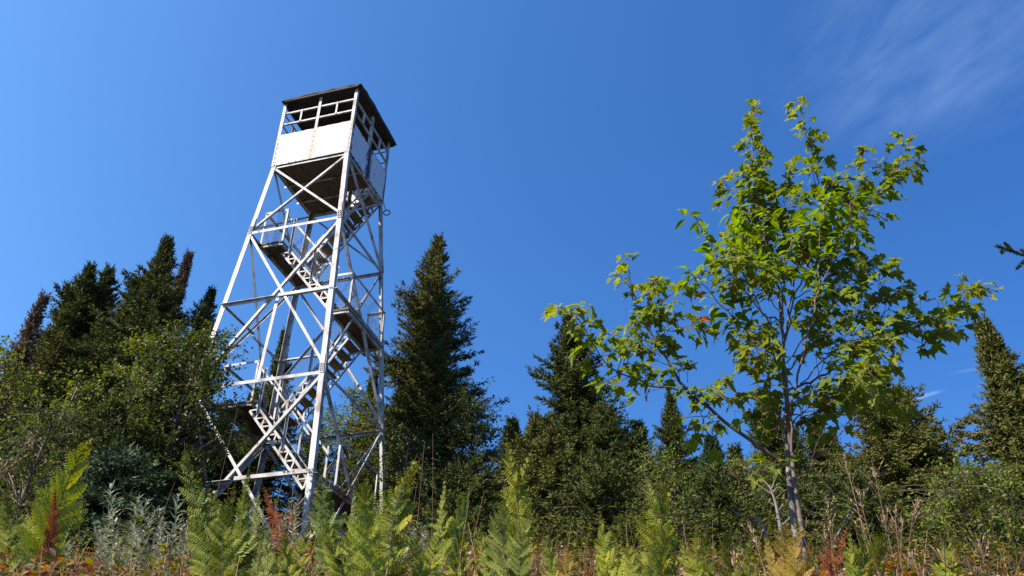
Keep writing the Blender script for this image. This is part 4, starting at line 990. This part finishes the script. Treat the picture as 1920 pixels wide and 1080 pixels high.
HL = [(268, 938, 5.2, 'silvery narrow-leaved herb, tallest of the clump left of the dark green fern', 5), (292, 930, 5.6, 'silvery herb just behind the tallest one left of the dark green fern', 4), (235, 985, 4.8, 'low silvery herb at the left end of the silvery clump', 4), (322, 972, 5.0, 'silvery herb in the middle between the clump and the dark green fern', 4), (350, 945, 5.4, 'pale silvery herb touching the left side of the dark green fern', 4), (395, 975, 4.6, 'silvery herb in front of the dark green fern stems', 3),
      (160, 985, 4.4, 'green grey herb at the right foot of the yellow green fern', 3), (520, 955, 5.6, 'silvery herb below the withered orange fern', 5), (556, 965, 5.4, 'silvery herb beside the base of the nearest tower leg', 4), (492, 950, 6.0, 'silvery herb behind the green fern with narrow tip', 4), (757, 940, 5.0, 'thin silvery herb right of the tall fresh green fern', 3), (785, 985, 4.8, 'short silvery herb between the fresh green and arching ferns', 4), (700, 985, 5.0, 'silvery herb at the foot of the fresh green fern', 3), (850, 990, 5.0, 'low silvery herb below the arching fern', 3), (450, 985, 5.2, 'silvery herb hidden between the two dark left ferns', 3), (620, 1000, 4.6, 'low silvery herb right of the nearest tower leg', 3), (1150, 1010, 4.6, 'lone grey green herb left of the large upright fern', 2)]
for k, (x, y, Y, l, n) in enumerate(HL): herb(x, y - 8, Y, l, 20 + k, n + 1)

def stalk_mesh(rng, h, lean, head):
    t = np.linspace(0, 1, 12)[:, None]; mb = MB(); P = np.concatenate([lean * t ** 2 * h, 0.03 * h * np.sin(t * 4), t * h], 1); mb.tube(P, np.linspace(0.0024, 0.001, 12), 5, 0, rng.uniform(.2, .8))
    if head:
        n = 16; q = rng.uniform(0.86, 1.0, n); C = np.stack([lean * q ** 2 * h, 0.03 * h * np.sin(q * 4), q * h], -1); a = rng.uniform(0, 6.28, n)
        D = nrm(np.stack([np.cos(a) * .3 + lean, np.sin(a) * .3, np.full(n, 1.0)], -1)); N = nrm(np.stack([-np.sin(a), np.cos(a), 0 * a], -1))
        C = C + D * [0.010, 0.010, 0]
        leaf_cards(mb, C, D, N, rng.uniform(.014, .028, n), rng.uniform(.0018, .0032, n), 1, np.clip(rng.normal(.5, .25, n), 0, 1))
        for k in range(3):
            qq = 0.76 + 0.06 * k; o = np.array([lean * qq ** 2 * h, 0.03 * h * math.sin(qq * 4), qq * h]); e = o + np.array([rng.choice([-1, 1]) * .03 + lean * .05, rng.normal(0, .015), .06]); mb.tube([o, e], [.0012, .0009], 4, 0)
            m = 6; C = o + (e - o) * rng.uniform(.5, 1.1, m)[:, None]; D = nrm(np.broadcast_to(e - o, (m, 3)) + rng.normal(0, .01, (m, 3))); leaf_cards(mb, C, D, nrm(rng.normal(size=(m, 3))), rng.uniform(.013, .022, m), rng.uniform(.0016, .003, m), 1, np.clip(rng.normal(.6, .2, m), 0, 1))
    return mb
def stalk(px, py, Y, lean, label, seed, head=True):
    rng = np.random.default_rng(seed); p = at(px, py, Y); g = gz(p.x, p.y); h = p.z - g
    o = stalk_mesh(rng, h, lean, head).build('grass_stalk' if head else 'dry_stalk', [M['stalk'], M['seed']]); o.location = (p.x - lean * h, p.y, g)
    tag(o, label, 'grass stalk' if head else 'dry stalk', 'dry stalks above the ground plants')
SL = [(1716, 938, 3.6, .22, 'tall leaning grass stalk with tan seed head, rightmost of those by the maple'), (1676, 955, 3.7, .06, 'upright grass stalk with a tan seed head just left of the tall leaning one'), (1690, 975, 3.8, .14, 'grass stalk with a tan seed head between the leaning stalk and the upright one'), (1632, 865, 3.9, -.02, 'tallest grass stalk, its pale head against the old broad spruce'), (1580, 860, 4.1, -.06, 'tall thin grass stalk with green tan head right of the maple trunk'), (1652, 960, 3.9, .0, 'grass stalk with tan head below the tallest one'), (1610, 970, 3.7, -.1, 'grass stalk with bent tan head by the rust red fern'), (1541, 985, 3.6, -.08, 'grass stalk with reddish head left of the rust red fern'), (1548, 935, 3.8, .03, 'thin upright grass stalk close to the maple trunk'), (1606, 920, 3.8, -.05, 'grass stalk leaning left above the rust red fern'), (1835, 1012, 3.5, .03, 'grass stalk with tan head in front of the light green bush on the right'), (1762, 1035, 3.4, -.12, 'grass stalk leaning left near the lower right corner'), (1705, 1035, 3.3, -.1, 'short grass stalk with pale head below the leaning one'), (1372, 1035, 3.2, -.02, 'short grass stalk with tan head among the ferns left of the maple'), (1405, 985, 3.5, -.12, 'thin reddish grass stalk left of the maple base'), (60, 825, 3.4, .25, 'reddish grass stalk leaning right at the left edge'), (20, 865, 3.2, .3, 'pale grass stalk leaning right at the very left edge'), (1000, 1050, 3.2, .0, 'short grass stalk at the foot of the two-tipped fern')]
for k, (x, y, Y, ln, l) in enumerate(SL): stalk(x, y, Y, ln, l, 60 + k)
DL = [(797, 830, 4.2, .02, 'tall reddish dry stalk just right of the fresh green fern'), (812, 815, 5.0, -.03, 'tall tan dry stalk beside the reddish one'), (908, 925, 4.0, .12, 'pale dry stalk with bent tip below the big ragged spruce'), (880, 940, 4.0, .08, 'thin red dry stalk just left of the pale bent one'), (783, 905, 4.4, .05, 'short dry stalk with pale top right of the fresh green fern'), (448, 770, 5.0, .05, 'thin dry stalk in front of the tower left of the lower stairs'), (560, 800, 4.8, -.03, 'reddish dry stalk in front of the lower tower stairs'), (545, 845, 4.6, .06, 'thin dry stalk crossing the lowest tower strut'), (640, 845, 5.0, .12, 'pale dry stalk right of the nearest tower leg'), (330, 905, 4.4, .1, 'thin dry stalk above the silvery herbs on the left')]
for k, (x, y, Y, ln, l) in enumerate(DL): stalk(x, y, Y, ln, l, 90 + k, head=False)

def dead_branch(name, paths, Y, label, cat, r=0.02):
    b = at(*paths[0][0], Y); b.z = gz(b.x, b.y); root_o = b
    mb = MB()
    for j, (pts) in enumerate(paths):
        P = catmull([at(x, y, Y + 0.05 * j) - root_o for x, y in pts], 4)
        if j == 0: P[0].z = -0.1
        r0 = r if j == 0 else r * 0.4
        mb.tube(P, np.linspace(r0, r0 * 0.25, len(P)), 7)
    o = mb.build(name, M['dead'], None, True); o.location = root_o
    tag(o, label, cat)
dead_branch('dead_snag', [[(1470, 1060), (1465, 1000), (1456, 950), (1450, 930), (1442, 910)], [(1449, 928), (1430, 915), (1408, 900)], [(1448, 925), (1458, 912)], [(1456, 950), (1440, 940)], [(1458, 960), (1470, 945)], [(1460, 975), (1448, 968)], [(1442, 912), (1430, 898), (1425, 893)], [(1446, 918), (1452, 902), (1450, 892)], [(1462, 990), (1482, 968), (1486, 950)]], 6.0, 'bleached grey dead snag with short bare forks left of the maple trunk', 'dead tree', 0.019)
dead_branch('dead_branch', [[(1452, 1060), (1440, 1010), (1430, 985), (1420, 970), (1405, 972), (1385, 965), (1366, 950)], [(1420, 970), (1428, 990), (1440, 1005)]], 4.8, 'thin bare curved branch arching left of the dead snag', 'branch', 0.008)
dead_branch('dead_branch', [[(1540, 1060), (1580, 985), (1600, 950), (1622, 925), (1645, 890), (1672, 885)], [(1622, 925), (1640, 935), (1652, 932)], [(1600, 950), (1590, 925), (1588, 910)]], 4.9, 'thin bare branch slanting up to the right of the maple trunk', 'branch', 0.007)

# spruce standing outside the view on the right: only one bough reaches in
rng = np.random.default_rng(77)
p = at(2110, 520, 7.5); g = gz(p.x, p.y)
root = empty('spruce_tree', (p.x, p.y, g), 0, 'spruce beyond the right edge with a single bough tip poking into view', 'conifer')
mb, tr = spruce_crown(rng, p.z - g + 2.0, 0.9, None, None, gap=0.35, dens=0.7)
zs = np.linspace(0, p.z - g + 1.9, 12); t = MB(); t.tube([tr(z) for z in zs], np.linspace(0.09, 0.015, 12), 8); t.build('trunk', M['spruce_bark'], root, True)
mb.build('crown', [M['twig'], M['needle_blue']], root)
bm_ = MB(); a = at(2100, 520, 7.5) - Vector(root.location); e = at(1868, 461, 7.3) - Vector(root.location)
P = np.array([tuple(v) for v in catmull([a, a.lerp(e, .5) + Vector((0, 0, -.06)), e], 8)]); bm_.tube(P, np.linspace(.014, .003, len(P)), 6)
n = 2200; q = rng.uniform(0.2, 1, n) * (len(P) - 1.001); k = q.astype(int); C = P[k] + (P[k + 1] - P[k]) * (q - k)[:, None]; ax = nrm(P[k + 1] - P[k])
D = nrm(ax * .8 + nrm(rng.normal(size=(n, 3)))); leaf_cards(bm_, C, D, nrm(rng.normal(size=(n, 3))), rng.uniform(.022, .04, n), np.full(n, .0028), 1, np.clip(rng.normal(.5, .2, n), 0, 1))
for (s0, dx) in ((.93, (-.03, 0, .07)), (.95, (-.05, -.03, -.06)), (.80, (-.10, .02, -.09)), (.7, (-.08, 0, .08))):
    o = P[int(s0 * (len(P) - 1))]; e2 = o + np.array(dx) * 1.4; bm_.tube([o, e2], [.003, .002], 4)
    m = 420; w = rng.uniform(0, 1.05, m)[:, None]; C = o + (e2 - o) * w; D = nrm(nrm(e2 - o) * .8 + nrm(rng.normal(size=(m, 3)))); leaf_cards(bm_, C, D, nrm(rng.normal(size=(m, 3))), rng.uniform(.022, .036, m), np.full(m, .0028), 1, np.clip(rng.normal(.5, .2, m), 0, 1))
bm_.build('bough', [M['twig'], M['needle_blue']], root)

# ------------------------------------------------------------------ low ground plants (uncountable)
rng = np.random.default_rng(5)
mb = MB(); n = 13000
Yp = 1.7 + 12.5 * rng.uniform(0, 1, n) ** 1.6; Xp = (rng.uniform(-1, 1, n)) * (Yp * 0.66 + 1.2)
Zp = ground(Xp, Yp); patch = 0.5 + 0.5 * np.sin(Xp * 1.7 + Yp * 0.8) * np.cos(Yp * 1.1 - Xp * 0.6)
tall = rng.random(n) < 0.09
hh = (0.20 + 0.16 * patch + 0.26 * tall * (Yp > 3.2)) * rng.uniform(0.6, 1.2, n) * np.where(Yp < 2.6, 0.7, np.where(Yp < 4.6, 0.74, 0.95))
per = 13; idx = np.repeat(np.arange(n), per); m = len(idx)
q = rng.uniform(0.25, 1.05, m); a = rng.uniform(0, 6.28, m); ln = rng.normal(0, 0.25, (n, 2))
C = np.stack([Xp[idx] + ln[idx, 0] * hh[idx] * q, Yp[idx] + ln[idx, 1] * hh[idx] * q, Zp[idx] + hh[idx] * q], -1)
D = nrm(np.stack([np.cos(a), np.sin(a), rng.normal(0.25, 0.35, m)], -1)); N = nrm(rng.normal(0, .35, (m, 3)) + [0, 0, 1])
base_t = np.clip(rng.normal(0.32 + 0.28 * (1 - patch) - 0.1 * (Xp > 3), 0.24), 0, 1)
base_t = np.where(rng.random(n) < 0.40 - 0.12 * (Xp > 1), rng.uniform(0.58, 1.0, n), base_t)
base_t = np.where(tall, rng.uniform(0.08, 0.42, n), base_t)
T = np.clip(base_t[idx] + rng.normal(0, 0.08, m), 0, 1)
L = rng.uniform(0.026, 0.056, m) * np.where(base_t[idx] > .75, .8, 1.0)
lance_leaves(mb, C, D, N, L, L * rng.uniform(0.2, 0.3, m), T, rng, 0, 3, (0.0, 0.6))
# stems
S0 = np.stack([Xp, Yp, Zp - .02], -1); S1 = np.stack([Xp + ln[:, 0] * hh, Yp + ln[:, 1] * hh, Zp + hh], -1); w = np.array([0.002, 0, 0])
V = np.stack([S0 - w, S0 + w, S1 + w * .5, S1 - w * .5], 1); mb.add(V.reshape(-1, 3), np.arange(n * 4).reshape(-1, 4), 1, rng.uniform(0, 1, n))
tag(mb.build('ground_plants', [M['mixleaf'], M['stalk']]), 'low tangle of green, yellow and red brown leaves covering the slope', 'undergrowth', kind='stuff')
mb = MB(); n = 20000
Yp = 1.7 + 12.5 * rng.uniform(0, 1, n) ** 1.6; Xp = rng.uniform(-1, 1, n) * (Yp * 0.66 + 1.2); Zp = ground(Xp, Yp)
C = np.stack([Xp, Yp, Zp], -1); D = nrm(np.stack([rng.normal(0, .6, n), rng.normal(0, .6, n), np.ones(n)], -1)); a = rng.uniform(0, 6.28, n); N = nrm(np.stack([np.cos(a), np.sin(a), 0.3 + 0 * a], -1))
L = rng.uniform(0.12, 0.36, n); lance_leaves(mb, C, D, N, L, np.full(n, 0.0022), np.clip(rng.normal(.55, .3, n), 0, 1), rng, 0, 5, (0.1, 0.9))
tag(mb.build('dry_grass', M['seed']), 'thin tan dry grass blades mixed through the ground plants', 'grass', kind='stuff')
